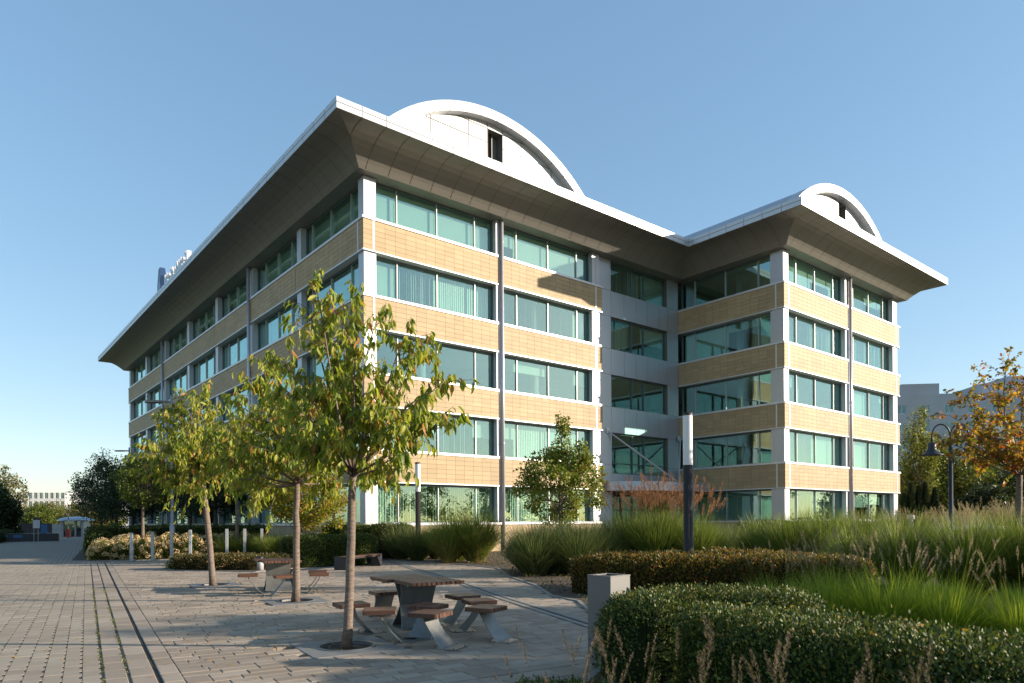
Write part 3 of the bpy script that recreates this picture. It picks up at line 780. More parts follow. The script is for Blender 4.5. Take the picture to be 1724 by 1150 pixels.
# road pavers with open joints between every second pair
rpav = []
def road_mesh(kind):
    k = ('road', kind)
    if k not in slab_cache:
        b = MB(); w, h, e, n_ = .180, .300, .003, .030 if kind == 0 else .020
        # outline with a notch on the right edge
        P = [(e, e), (w - e, e), (w - e, .09), (w - n_, .10), (w - n_, .22), (w - e, .23), (w - e, h - e), (e, h - e)]
        t = .045; b.v = [(p[0], p[1], -t) for p in P] + [(p[0], p[1], 0) for p in P]; n = len(P)
        for q in range(n): b.f.append((q, (q + 1) % n, n + (q + 1) % n, n + q))
        b.f.append(tuple(range(n, 2 * n))); me = b.mesh('road_paver'); me.materials.append(M['road_paver']); slab_cache[k] = me
    return slab_cache[k]
for i in range(1, 40):
    for j in range(-14, 88):
        a = -.52 - i * .18; l = j * .30 + (.15 if i % 2 else 0); c = rp(a + .09, l + .15)
        if visible(*c) and a > -8.2: rpav.append((c[0] ** 2 + c[1] ** 2, a, l, i % 2))
rpav.sort(); rest = []
for i, (d, a, l, kd) in enumerate(rpav):
    x, y = rp(a, l); tz = rr.uniform(-.003, .002); tx = rr.uniform(-.004, .004)
    if i < 300:
        o = link('road_paver', road_mesh(kd), None, road_sheet); o.location = (x, y, tz); o.rotation_euler = (0, -tx, ang)
    else: rest.append((x, y, road_mesh(kd), tz, tx, 0, ang))
join_pieces(rest, M['road_paver'], 'road_paver', road_sheet)
# border courses and the left slot drain
rest = []
for (a0, w, ln) in ((-.50, .22, .50), (-.26, .24, .50), (.02, .20, .50)):
    for j in range(-9, 52):
        x, y = rp(a0, j * ln); rest.append((x, y, slab_mesh(w, ln, M['paver']), rr.uniform(-.003, .003), 0, 0, ang))
join_pieces(rest, M['paver'], 'border_slab', plaza)
b = MB(); P = [rp(-.016, -5), rp(.016, -5), rp(.016, 26), rp(-.016, 26)]; b.prism(P, -.03, -.012); b.build('slot_drain', M['rubber'], plaza)
b = MB()
for (x0, y0), (x1, y1) in zip(DRAIN[:-1], DRAIN[1:]):
    d = math.hypot(x1 - x0, y1 - y0); nx, ny = -(y1 - y0) / d * .03, (x1 - x0) / d * .03
    b.poly([(x0 - nx, y0 - ny, .013), (x1 - nx, y1 - ny, .013), (x1 + nx, y1 + ny, .013), (x0 + nx, y0 + ny, .013)])
b.build('slot_drain', M['rubber'], plaza)
for sgn in (-1, 1):
    b = MB()
    for (x0, y0), (x1, y1) in zip(DRAIN[:-1], DRAIN[1:]):
        d = math.hypot(x1 - x0, y1 - y0); nx, ny = -(y1 - y0) / d, (x1 - x0) / d; q0, q1 = sgn * .036, sgn * .15
        b.poly([(x0 + nx * q0, y0 + ny * q0, .0135), (x1 + nx * q0, y1 + ny * q0, .0135), (x1 + nx * q1, y1 + ny * q1, .011), (x0 + nx * q1, y0 + ny * q1, .011)])
    b.build('drain_border', M['kerb'], plaza)
# moss in the two border joints
b = MB()
for a0 in (-.28, -.51):
    for j in range(520):
        l = rr.uniform(-3, 13) ; x, y = rp(a0 + rr.gauss(0, .011), l)
        if math.sin(l * 3.1 + a0 * 9) + rr.uniform(-1, 1) < -.5: continue
        s_ = rr.uniform(.008, .024); t = rr.uniform(0, 6.28); z = rr.uniform(.004, .018)
        b.poly([(x - s_ * math.cos(t), y - s_ * math.sin(t), -.005), (x + s_ * math.cos(t), y + s_ * math.sin(t), -.003), (x + rr.uniform(-.01, .01), y + rr.uniform(-.01, .01), z)])
mo = b.build('moss', M['moss']); tag(mo, kind='stuff', label='green moss growing along the joints between the road and the plaza', cat='moss')
# kerbs of the planting beds
def kerb(pts, name='kerb'):
    b = MB()
    for (x0, y0), (x1, y1) in zip(pts[:-1], pts[1:]):
        d = math.hypot(x1 - x0, y1 - y0); nx, ny = -(y1 - y0) / d * .04, (x1 - x0) / d * .04
        b.prism([(x0 - nx, y0 - ny), (x1 - nx, y1 - ny), (x1 + nx, y1 + ny), (x0 + nx, y0 + ny)], -.05, .022)
    o = b.build(name, M['kerb']); tag(o, kind='structure'); return o
kerb(BED_R[:14]); kerb(BED_L[:10]); kerb(BED_M + BED_M[:1])

# tree pits
pit_frame_objs = []
for i, (c, s_) in enumerate(PITS):
    lab = ['square steel tree grate with round opening at the foot of the nearest tree', 'square steel tree grate at the foot of the middle cherry tree', 'square steel tree grate at the foot of the farthest plaza cherry tree'][i]
    t = empty('tree_grate', (c[0], c[1], 0), ang, label=lab, cat='tree grate', group='tree grates in the plaza')
    b = MB(); n = 32; h_ = s_ * .56; ri = .36
    ro = []
    for k in range(n):
        a = 2 * math.pi * k / n; m_ = max(abs(math.cos(a)), abs(math.sin(a))); ro.append((h_ * math.cos(a) / m_, h_ * math.sin(a) / m_))
    for k in range(n):
        k2 = (k + 1) % n; a, a2 = 2 * math.pi * k / n, 2 * math.pi * k2 / n
        b.poly([(ri * math.cos(a), ri * math.sin(a), .008), (*ro[k], .008), (*ro[k2], .008), (ri * math.cos(a2), ri * math.sin(a2), .008)]); b.poly([(*ro[k], .008), (*ro[k], -.02), (*ro[k2], -.02), (*ro[k2], .008)])
        b.poly([(ri * math.cos(a), ri * math.sin(a), .008), (ri * math.cos(a2), ri * math.sin(a2), .008), (ri * math.cos(a2), ri * math.sin(a2), -.035), (ri * math.cos(a), ri * math.sin(a), -.035)])
    b.build('plate', M['grate'], t)
    b = MB(); b.lathe([(ri - .015, .016), (ri + .025, .019), (ri + .03, .011)], 32); b.build('ring', M['steel'], t, True)
    b = MB(); b.lathe([(0.001, -.028), (ri - .002, -.030)], 24); b.build('soil', M['soil'], t)

# ------------------------------------------------------------------ plaza furniture
def rbox(b, x0, x1, y0, y1, z0, z1, c=.012):
    """box with bevelled vertical corners and top edges"""
    o_ = [(x0 + c, y0), (x1 - c, y0), (x1, y0 + c), (x1, y1 - c), (x1 - c, y1), (x0 + c, y1), (x0, y1 - c), (x0, y0 + c)]
    cx, cy = (x0 + x1) / 2, (y0 + y1) / 2; k = .006
    i_ = [(p[0] + (k if p[0] < cx else -k), p[1] + (k if p[1] < cy else -k)) for p in o_]
    n0 = len(b.v); b.v += [(p[0], p[1], z0) for p in o_] + [(p[0], p[1], z1 - k) for p in o_] + [(p[0], p[1], z1) for p in i_]
    b.f.append(tuple(n0 + q for q in reversed(range(8)))); b.f.append(tuple(n0 + 16 + q for q in range(8)))
    for q in range(8):
        r_ = (q + 1) % 8; b.f += [(n0 + q, n0 + r_, n0 + 8 + r_, n0 + 8 + q), (n0 + 8 + q, n0 + 8 + r_, n0 + 16 + r_, n0 + 16 + q)]
def ribbon_leg(lean, h, w0, wm, w1, th, m, parent, off=0, name='leg'):
    b = MB(); n = 12; L = []; 
    for i in range(n + 1):
        t = i / n; x = off + lean * (t ** 1.6 * .85 + .15 * t) ; z = h * (1 - t)
        w = (w0 * (1 - t) ** 2 + 2 * wm * t * (1 - t) * .8 + w1 * t * t) / 2 + .2 * wm * 2 * t * (1 - t) / 2
        L.append((x, z, w))
    n0 = 0
    for x, z, w in L:
        b.v += [(x - th / 2, -w, z), (x - th / 2, w, z), (x + th / 2, w, z), (x + th / 2, -w, z)]
    for i in range(n):
        a, c = 4 * i, 4 * (i + 1)
        for q in range(4): b.f.append((a + q, a + (q + 1) % 4, c + (q + 1) % 4, c + q))
    b.f += [(0, 1, 2, 3), (4 * n + 3, 4 * n + 2, 4 * n + 1, 4 * n)]
    return b.build(name, m, parent)
def bolts(b, pts, r=.012, z=.012):
    for x, y in pts: b.cyl(x, y, z, z + .014, r, 8)
stool_labels = [
 'slatted wood stool partly hidden behind the nearest tree trunk', 'slatted wood stool just right of the nearest tree trunk', 'slatted wood stool nearest the camera in front of the table',
 'slatted wood stool behind the nearest trunk on the far left of the table', 'farthest slatted stool on the right side of the near table', 'middle slatted stool on the right side of the near table', 'nearest slatted stool on the right side of the near table', 'steel-legged stool tucked against the near table pedestal',
 'left stool of the far table beside the round ashtray bollard', 'stool of the far table left of the middle tree trunk', 'stool behind the middle trunk on the far side of the far table', 'front stool right of the middle tree trunk', 'rear stool right of the middle tree trunk']
stools = [(-2.38, 10.27, .30, 30), (-1.82, 9.55, .32, 10), (-1.09, 9.21, .30, -25), (-2.2, 12.0, .25, 120), (-.81, 11.31, -.28, 30), (-.51, 10.61, -.28, 20), (-.37, 9.74, .30, -30), (-1.22, 10.0, -.2, 60),
          (-6.13, 16.16, .32, 20), (-5.15, 15.72, -.30, 25), (-5.74, 17.7, .26, 60), (-4.51, 16.30, -.28, 15), (-4.80, 17.2, -.28, 15)]
for i, (x, y, ln, dg) in enumerate(stools):
    t = empty('stool', (x, y, 0), R(dg), label=stool_labels[i], cat='stool', group='stools around the plaza tables')
    hs = .225
    for k in range(5):
        b = MB(); y0 = -hs + k * .0915; rbox(b, -hs, hs, y0, y0 + .084, .400, .458, .02 if k in (0, 4) else .004); b.build('slat', M['wood'], t)
    b = MB(); b.box(-.13, .13, -.15, .15, .393, .405); b.build('seat_plate', M['steel'], t)
    ribbon_leg(ln, .395, .36, .24, .42, .014, M['steel'], t)
    b = MB(); x0 = ln - .17; b.box(x0, x0 + .34, -.18, .18, .002, .012); bolts(b, [(x0 + .03, -.15), (x0 + .03, .15), (x0 + .31, -.15), (x0 + .31, .15)]); b.build('base_plate', M['steel'], t)
def table(x, y, dg, L, Wd, label):
    t = empty('picnic_table', (x, y, 0), R(dg), label=label, cat='table')
    ns = int(Wd / .078)
    for half, (a0, a1, sh) in enumerate(((-L / 2, -.005, 0), (.005, L / 2, .10))):
        for k in range(ns):
            b = MB(); y0 = -Wd / 2 + k * .078 + sh; rbox(b, a0, a1, y0, y0 + .066, .700, .750, .006); b.build('slat', M['wood'], t)
        b = MB()
        for xx in (a0 + .12, a1 - .18): b.box(xx, xx + .05, -Wd / 2 + sh + .03, Wd / 2 + sh - .05, .688, .700)
        b.build('bearer', M['steel'], t)
    ribbon_leg(-.34, .69, .62, .46, .66, .014, M['steel'], t, .12, 'pedestal_plate'); ribbon_leg(.34, .69, .62, .46, .66, .014, M['steel'], t, -.12, 'pedestal_plate')
    b = MB(); b.box(-.42, .42, -.36, .36, .002, .012); bolts(b, [(-.38, -.32), (-.38, .32), (.38, -.32), (.38, .32)]); b.build('base_plate', M['steel'], t)
    return t
table(-1.53, 11.05, 120, 1.62, .92, 'long slatted wood table on folded steel pedestal nearest the camera')
table(-5.72, 17.0, 115, 1.5, .9, 'slatted wood table behind the middle tree trunk')

# wedge-ended bench by the clipped hedge
t = empty('bench', (-5.5, 25.0, 0), R(72), label='long bench with dark steel ends and wood slats against the clipped hedge', cat='bench')
for s_, y0 in ((-1, -1.25), (1, 1.25)):
    b = MB(); pts = [(-1.25 * s_ * -1, 0)]
    x_out = 1.25 * s_; x_in = x_out - s_ * .10; 
    b.prism([(x_out, -.24), (x_in, -.24), (x_in, .24), (x_out, .24)] if s_ > 0 else [(x_in, -.24), (x_out, -.24), (x_out, .24), (x_in, .24)], 0, .46); b.build('end_panel', M['dark_steel'], t)
    b = MB(); b.poly([(x_in, -.24, .40), (x_in - s_ * .28, -.24, .40), (x_in, -.24, .02)]); b.poly([(x_in, .24, .40), (x_in - s_ * .28, .24, .40), (x_in, .24, .02)]); b.build('gusset', M['dark_steel'], t)
for k in range(5):
    b = MB(); rbox(b, -1.14, 1.14, -.235 + k * .095, -.15 + k * .095, .415, .455, .004); b.build('slat', M['wood'], t)
b = MB(); b.box(-1.15, 1.15, -.2, -.17, .36, .415); b.box(-1.15, 1.15, .17, .2, .36, .415); b.build('rail', M['dark_steel'], t)

# litter bin
t = empty('litter_bin', (1.10, 7.95, 0), R(42), label='tall square grey litter bin at the corner of the near hedge', cat='litter bin')
h_ = .17; w_ = .008; b = MB()
for q in ((-h_, h_, -h_, -h_ + w_), (-h_, h_, h_ - w_, h_), (-h_, -h_ + w_, -h_ + w_, h_ - w_), (h_ - w_, h_, -h_ + w_, h_ - w_)): b.box(*q, .03, 1.02)
b.build('body', M['bin'], t)
b = MB(); b.box(-h_ - .004, h_ + .004, -h_ - .004, -h_ + .05, 1.02, 1.03); b.box(-h_ - .004, h_ + .004, h_ - .05, h_ + .004, 1.02, 1.03); b.box(-h_ - .004, -h_ + .05, -h_ + .05, h_ - .05, 1.02, 1.03); b.box(h_ - .05, h_ + .004, -h_ + .05, h_ - .05, 1.02, 1.03); b.build('rim', M['bin'], t)
b = MB(); b.box(-h_ + .05, h_ - .05, -h_ + .05, h_ - .05, .93, .95); b.build('ash_tray', M['wood'], t)
b = MB(); b.box(-h_ + .03, h_ - .03, -h_ + .03, h_ - .03, 0, .03); b.build('base', M['dark_steel'], t)

# small round ashtray bollard
t = empty('ashtray_post', (-8.65, 23.9, 0), 0, label='short round steel ashtray post with black top beside the far table', cat='ashtray')
b = MB(); b.lathe([(.001, 0), (.11, 0), (.11, .34)], 18); b.build('body', M['white_metal'], t, True)
b = MB(); b.lathe([(.112, .34), (.112, .47), (.09, .49), (.001, .49)], 18); b.build('top', M['black'], t, True)

# bollards in a row
bp = [(221.6, 944.5), (257, 942.3), (289, 939.6), (320.5, 937.5), (352, 936.2), (382, 934.8), (412, 934), (441, 933.2)]
blab = ['leftmost square grey bollard before the hydrangeas', 'second square grey bollard from the left', 'third square grey bollard from the left', 'fourth square grey bollard, left of the far cherry trunk', 'fifth square grey bollard, right behind the far cherry trunk', 'sixth square grey bollard from the left', 'seventh square grey bollard from the left', 'last square grey bollard on the right, with the orange bicycle']
for i, (px, py) in enumerate(bp):
    bb_ = (877.07 - py) / 1171.9; a_ = (px - 862) / 1171.9; Y = 30.1 + i * .38; X = (a_ * cr + bb_ * sr) * Y; zb_ = EYE + (-a_ * sr + bb_ * cr) * Y
    t = empty('bollard', (X, Y, 0), R(20), label=blab[i], cat='bollard', group='row of grey bollards before the flower bed')
    b = MB(); rbox(b, -.065, .065, -.065, .065, 0, 1.21 + zb_, .008); b.build('post', M['bollard'], t)
    b = MB(); b.box(-.09, .09, -.09, .09, 0, .012); b.build('foot_plate', M['dark_steel'], t)
    if i == 7: bike_at = (X + .25, Y + .15)

# orange bicycle leaning on the last bollard
t = empty('bicycle', (bike_at[0], bike_at[1], 0), R(75), label='orange bicycle leaning against the last bollard', cat='bicycle')
for x in (-.52, .52):
    b = MB(); b.tube([(x + .33 * math.cos(a), 0, .33 + .33 * math.sin(a)) for a in np.linspace(0, 2 * math.pi, 25)], .018, 6, False)
    w = b.build('wheel', M['rubber'], t, True)
    s_ = MB()
    for a in np.linspace(0, math.pi, 9)[:-1]: s_.tube([(x + .32 * math.cos(a), 0, .33 + .32 * math.sin(a)), (x - .32 * math.cos(a), 0, .33 - .32 * math.sin(a))], .003, 4)
    s_.build('spokes', M['steel'], w)
b = MB()
for p, q in (((-.52, .33), (-.2, .78)), ((-.52, .33), (-.05, .3)), ((-.05, .3), (-.22, .85)), ((-.05, .3), (.36, .80)), ((-.2, .76), (.34, .86)), ((.52, .33), (.34, .95))): b.tube([(p[0], 0, p[1]), (q[0], 0, q[1])], .022, 8)
b.build('frame', M['orange'], t, True)
b = MB(); rbox(b, -.34, -.10, -.07, .07, .88, .93, .03); b.build('saddle', M['black'], t)
b = MB(); b.tube([(.30, -.28, .98), (.36, -.2, 1.02), (.34, 0, 1.0), (.36, .2, 1.02), (.30, .28, .98)], .014, 8); b.build('handlebar', M['black'], t, True)

# lamps
def column_lamp(x, y, label, h=4.25, r=.105):
    t = empty('column_lamp', (x, y, 0), 0, label=label, cat='lamp', group='column lamps with frosted tops')
    b = MB(); b.lathe([(.001, 0), (r * 1.5, 0), (r * 1.5, .03), (r, .035), (r, h * .70), (r * .6, h * .70)], 24); b.build('pole', M['lamp_dark'], t, True)
    b = MB(); b.lathe([(r * .97, h * .70), (r * .97, h * .985)], 24); b.build('lamp_shade', M['frosted'], t, True)
    b = MB(); b.lathe([(r * 1.0, h * .983), (r * 1.0, h), (.001, h)], 24); b.build('cap', M['lamp_dark'], t, True)
column_lamp(4.28, 16.9, 'tall dark column lamp with frosted top behind the red-brown hedge', 4.25, .118)
column_lamp(-4.05, 30.0, 'dark column lamp with frosted top behind the grasses before the main facade', 4.2, .118)
column_lamp(-56.5, 79, 'distant column lamp with frosted top at the far left of the street', 3.9, .13)
def street_lamp(x, y, h, label, d=-1):
    t = empty('street_lamp', (x, y, 0), 0, label=label, cat='street lamp', group='street lamps with flat heads')
    b = MB(); b.tube([(0, 0, 0), (0, 0, 1.5), (0, 0, 1.55), (0, 0, h)], [.12, .12, .075, .06], 12); b.build('pole', M['bollard'], t, True)
    b = MB(); P = [(.0, -.06), (.0, .06), (d * .45, .09), (d * .5, .2), (d * 1.15, .17), (d * 1.3, 0), (d * 1.15, -.17), (d * .5, -.2), (d * .45, -.09)]
    if d < 0: P = P[::-1]
    b.prism(P, h - .34, h - .24); b.build('lamp_head', M['bin'], t)
street_lamp(-16.25, 33.3, 7.75, 'grey street lamp with flat head above the nearer left trees')
street_lamp(-33.5, 61, 8.3, 'farther street lamp with flat head before the building end')
t = empty('street_lamp', (11.35, 18.0, 0), 0, label='dark post lamp with two curved arms and bell shades beside the orange tree', cat='street lamp')
b = MB(); b.tube([(0, 0, 0), (0, 0, .5), (0, 0, .52), (0, 0, 3.7)], [.09, .08, .055, .05], 12); b.build('pole', M['dark_steel'], t, True)
for s_ in (-1, 1):
    b = MB(); P = [(s_ * .0, 0, 3.5)] + [(s_ * (.24 + .24 * math.cos(a)), 0, 3.75 + .33 * math.sin(a)) for a in np.linspace(math.pi, 0, 10)] + [(s_ * .48, 0, 3.60)]
    b.tube(P, .022, 8); arm = b.build('arm', M['dark_steel'], t, True)
    b = MB(); b.lathe([(.03, 3.62), (.085, 3.60), (.10, 3.55), (.10, 3.44), (.14, 3.38), (.20, 3.32), (.27, 3.285), (.27, 3.27), (.001, 3.30)], 24, (s_ * .48, 0, 0)); b.build('bell_shade', M['dark_steel'], arm, True)
t = empty('street_lamp', (33, 50, 0), 0, label='small distant post lamp with bell shade among the right trees', cat='street lamp')
b = MB(); b.cyl(0, 0, 0, 2.9, .06, 8); b.build('pole', M['dark_steel'], t); b = MB(); b.lathe([(.05, 3.0), (.12, 2.9), (.14, 2.7), (.38, 2.5), (.38, 2.47)], 16, (.0, 0, 0)); b.build('bell_shade', M['dark_steel'], t, True)

# ------------------------------------------------------------------ vegetation builders (numpy)
def orient(D, N):
    D = D / (np.linalg.norm(D, axis=1, keepdims=True) + 1e-9); Wv = np.cross(N, D); Wv /= (np.linalg.norm(Wv, axis=1, keepdims=True) + 1e-9); N = np.cross(D, Wv); return D, Wv, N
T_QUAD = (np.array([(0, 0, 0), (.5, .5, .06), (1, 0, 0), (.5, -.5, .06)], float), [np.array([(0, 1, 2, 3)])])
_l = [(0, 0, 0)]
for x, w, z in ((.28, .42, .02), (.58, .46, -.03), (.85, .20, -.12)): _l += [(x, w, z + .10), (x, 0, z), (x, -w, z + .10)]
_l.append((1.05, 0, -.26))
T_LONG = (np.array(_l, float), [np.array([(1, 4, 5, 2), (2, 5, 6, 3), (4, 7, 8, 5), (5, 8, 9, 6)]), np.array([(0, 1, 2), (0, 2, 3), (7, 10, 8), (8, 10, 9)])])
T_OVAL = (np.array([(0, 0, 0), (.35, .45, .05), (.75, .35, 0), (1, 0, -.12), (.75, -.35, 0), (.35, -.45, .05), (.5, 0, -.03)], float), [np.array([(0, 1, 6), (1, 2, 6), (2, 3, 6), (3, 4, 6), (4, 5, 6), (5, 0, 6)])])
def scatter(P, D, N, L, Wd, T):
    n = len(P); D, Wv, N = orient(D, N); t, fs = T; k = len(t)
    L = np.broadcast_to(L, (n,)).reshape(n, 1, 1); Wd = np.broadcast_to(Wd, (n,)).reshape(n, 1, 1)
    V = P[:, None, :] + D[:, None, :] * t[None, :, 0:1] * L + Wv[:, None, :] * t[None, :, 1:2] * Wd + N[:, None, :] * t[None, :, 2:3] * L
    off = (np.arange(n) * k)[:, None, None]
    return V.reshape(-1, 3), [(f[None] + off).reshape(-1, f.shape[1]) for f in fs]
def leaf_mesh(name, P, D, N, L, Wd, T, m, smooth=True):
    V, F = scatter(P, D, N, L, Wd, T); me = np_mesh(name, V, F, smooth); me.materials.append(m); return me
def runit(n, rng=RNG):
    v = rng.normal(size=(n, 3)); return v / np.linalg.norm(v, axis=1, keepdims=True)

def at(px, py, Y):
    """point at distance Y along the view axis for a measured direction"""
    b_ = (877.07 - py) / 1171.9; a_ = (px - 862) / 1171.9
    return np.array([(a_ * cr + b_ * sr) * Y, Y, EYE + (-a_ * sr + b_ * cr) * Y])

def branching_tree(name, label, base, fork, tips, trunk_r, leaf_m, bark, leafL, leafW, per_twig, twigs, T, seed, spread=.5, droop=.7, group=None, solo=0, cat='tree', twig_len=.5, lean=None):
    rng = np.random.default_rng(seed); t = empty(name, tuple(base), 0, label=label, cat=cat, group=group)
    base = np.array(base, float); fork = np.array(fork, float)
    b = MB(); mid = (base + fork) / 2 + rng.normal(0, .03, 3) * [1, 1, 0]
    n = 9; P = []; rad = []
    for i in range(n):
        s_ = i / (n - 1); p = (1 - s_) ** 2 * base + 2 * s_ * (1 - s_) * mid + s_ * s_ * fork
        P.append(tuple(p - base + rng.normal(0, trunk_r * .11, 3) * [1, 1, 0])); rad.append(trunk_r * (1.25 - .25 * min(1, s_ * 8)) * (1 - .28 * s_) * (1 + rng.normal(0, .03)))
    b.tube(P, rad, 12); b.build('trunk', bark, t, True)
    LP, LD, LN = [], [], []
    for tip in tips:
        tip = np.array(tip, float); b = MB()
        vec = tip - fork; ln = np.linalg.norm(vec); m1 = fork + vec * .35 + np.array([vec[0] * .12, vec[1] * .12, ln * .02]) + rng.normal(0, .06 * ln, 3); m2 = fork + vec * .7 + np.array([0, 0, .08 * ln]) + rng.normal(0, .04 * ln, 3)
        C = [fork, m1, m2, tip]; pts = []
        for i in range(9):
            s_ = i / 8; pts.append((1 - s_) ** 3 * C[0] + 3 * s_ * (1 - s_) ** 2 * C[1] + 3 * s_ * s_ * (1 - s_) * C[2] + s_ ** 3 * C[3])
        pts = np.array(pts); rr_ = np.linspace(trunk_r * .34, .005, 9) * min(1, .6 + ln / 5)
        b.tube([tuple(p - base) for p in pts], list(rr_), 6)
        for k in range(twigs):
            s_ = rng.uniform(.32, 1.0) if k else 1.0; q = pts[min(8, int(s_ * 8))] * 1.0
            dv = runit(1, rng)[0] + vec / ln * .9 + np.array([0, 0, .25]); dv /= np.linalg.norm(dv); tl = twig_len * rng.uniform(.5, 1.15) * (1 if k else .7)
            e = q + dv * tl; e[2] -= .12 * tl; mq = (q + e) / 2 + [0, 0, .08 * tl]
            b.tube([tuple(q - base), tuple(mq - base), tuple(e - base)], [.006, .004, .0025], 4, False)
            for j in range(per_twig):
                f = rng.uniform(.15, 1.05); c = (1 - f) ** 2 * q + 2 * f * (1 - f) * mq + f * f * e
                d = dv * .5 + runit(1, rng)[0] * spread * 1.1; d = d / np.linalg.norm(d); d = d * (1 - droop) + np.array([0, 0, -1]) * droop + rng.normal(0, .18, 3)
                LP.append(c - base + rng.normal(0, .02, 3)); LD.append(d); LN.append(runit(1, rng)[0] + [0.15, 0, .9])
        b.build('branch', bark, t, True)
    LP, LD, LN = map(np.array, (LP, LD, LN)); n = len(LP); L = leafL * rng.uniform(.5, 1.2, n); Wd = leafW / leafL * L
    if solo:
        Dd, Wv, Nn = orient(LD, LN)
        order = np.argsort(LP[:, 1] + base[1]); pick = order[:solo]; rest_ = order[solo:]
        proto = []
        for q in range(4):
            V, F = scatter(np.zeros((1, 3)), np.array([[1., 0, 0]]), np.array([[0, 0, 1.]]), 1, .8 + .1 * q, T); me = np_mesh('leaf', V, F); me.materials.append(leaf_m); proto.append(me)
        for i in pick:
            me = proto[i % 4]; o = link('leaf', me, None, t); s_ = float(L[i]); ws = float(Wd[i]) / .9
            Mx = Matrix(((Dd[i][0] * s_, Wv[i][0] * ws, Nn[i][0] * s_, LP[i][0]), (Dd[i][1] * s_, Wv[i][1] * ws, Nn[i][1] * s_, LP[i][1]), (Dd[i][2] * s_, Wv[i][2] * ws, Nn[i][2] * s_, LP[i][2]), (0, 0, 0, 1)))
            o.matrix_local = Mx
        o = link('leaf', leaf_mesh('leaves', LP[rest_], LD[rest_], LN[rest_], L[rest_], Wd[rest_], T, leaf_m), None, t); tag(o, kind='stuff')
    else:
        link('crown', leaf_mesh('crown', LP, LD, LN, L, Wd, T, leaf_m), None, t)
    return t

def crown_tree(name, label, base, h, crown_c, crown_r, trunk_r, n, leafL, leaf_m, seed, group=None, clumps=60, bark=None, T=T_QUAD, aspect=.6, cat='tree', clump_r=.22, gauss=False, stems=1, shell=.35, cone=0):
    rng = np.random.default_rng(seed); t = empty(name, tuple(base), 0, label=label, cat=cat, group=group); bark = bark or M['bark_dark']
    cc = np.array(crown_c, float); rd = np.array(crown_r, float)
    u = runit(clumps, rng); rad_ = rng.uniform(shell, 1, clumps) ** .6; C = cc + u * rad_[:, None] * rd * rng.uniform(.82, 1.08, (clumps, 1))
    if cone: C[:, :2] = cc[:2] + (C[:, :2] - cc[:2]) * (1 - cone * np.clip((C[:, 2:3] - cc[2]) / rd[2], -1, 1))
    b = MB()
    for s_ in range(stems):
        ox = (s_ - (stems - 1) / 2) * trunk_r * 3
        top = cc + [ox * 2, 0, rd[2] * .35]; k0 = np.array([ox, 0, 0]); m_ = (k0 + top) / 2 + rng.normal(0, .1, 3) * [1, 1, 0] * (stems > 1)
        b.tube([tuple(k0), tuple((k0 * .6 + m_ * .4)), tuple(m_), tuple(top)], [trunk_r * 1.15, trunk_r, trunk_r * .75, trunk_r * .15], 9)
    b.build('trunk', bark, t, True)
    b = MB(); z0 = max(cc[2] - rd[2] * .75, .2)
    for i in range(0, clumps, 2):
        s_ = np.array([0, 0, z0 + (min(C[i][2], cc[2] + rd[2] * .3) - z0) * rng.uniform(.1, .6)]); m_ = (s_ + C[i]) / 2 + [0, 0, -.05 * rd[2]]
        b.tube([tuple(s_), tuple(m_), tuple(C[i])], [trunk_r * .35, trunk_r * .2, .01], 5, False)
    b.build('branch', bark, t, True)
    idx = rng.integers(0, clumps, n); sc = clump_r * rd * rng.uniform(.7, 1.3, (clumps, 1))[idx]
    off = runit(n, rng) * rng.uniform(0, 1, (n, 1)) ** .5 * sc
    P = C[idx] + off; D = runit(n, rng) + off / (np.linalg.norm(off, axis=1, keepdims=True) + 1e-6) * .6 + [0, 0, -.3]
    N = runit(n, rng) + [0.1, -.1, .8]; L = leafL * rng.uniform(.6, 1.2, n)
    o = link('crown', leaf_mesh('crown', P, D, N, L, L * aspect, T, leaf_m), None, t)
    return t

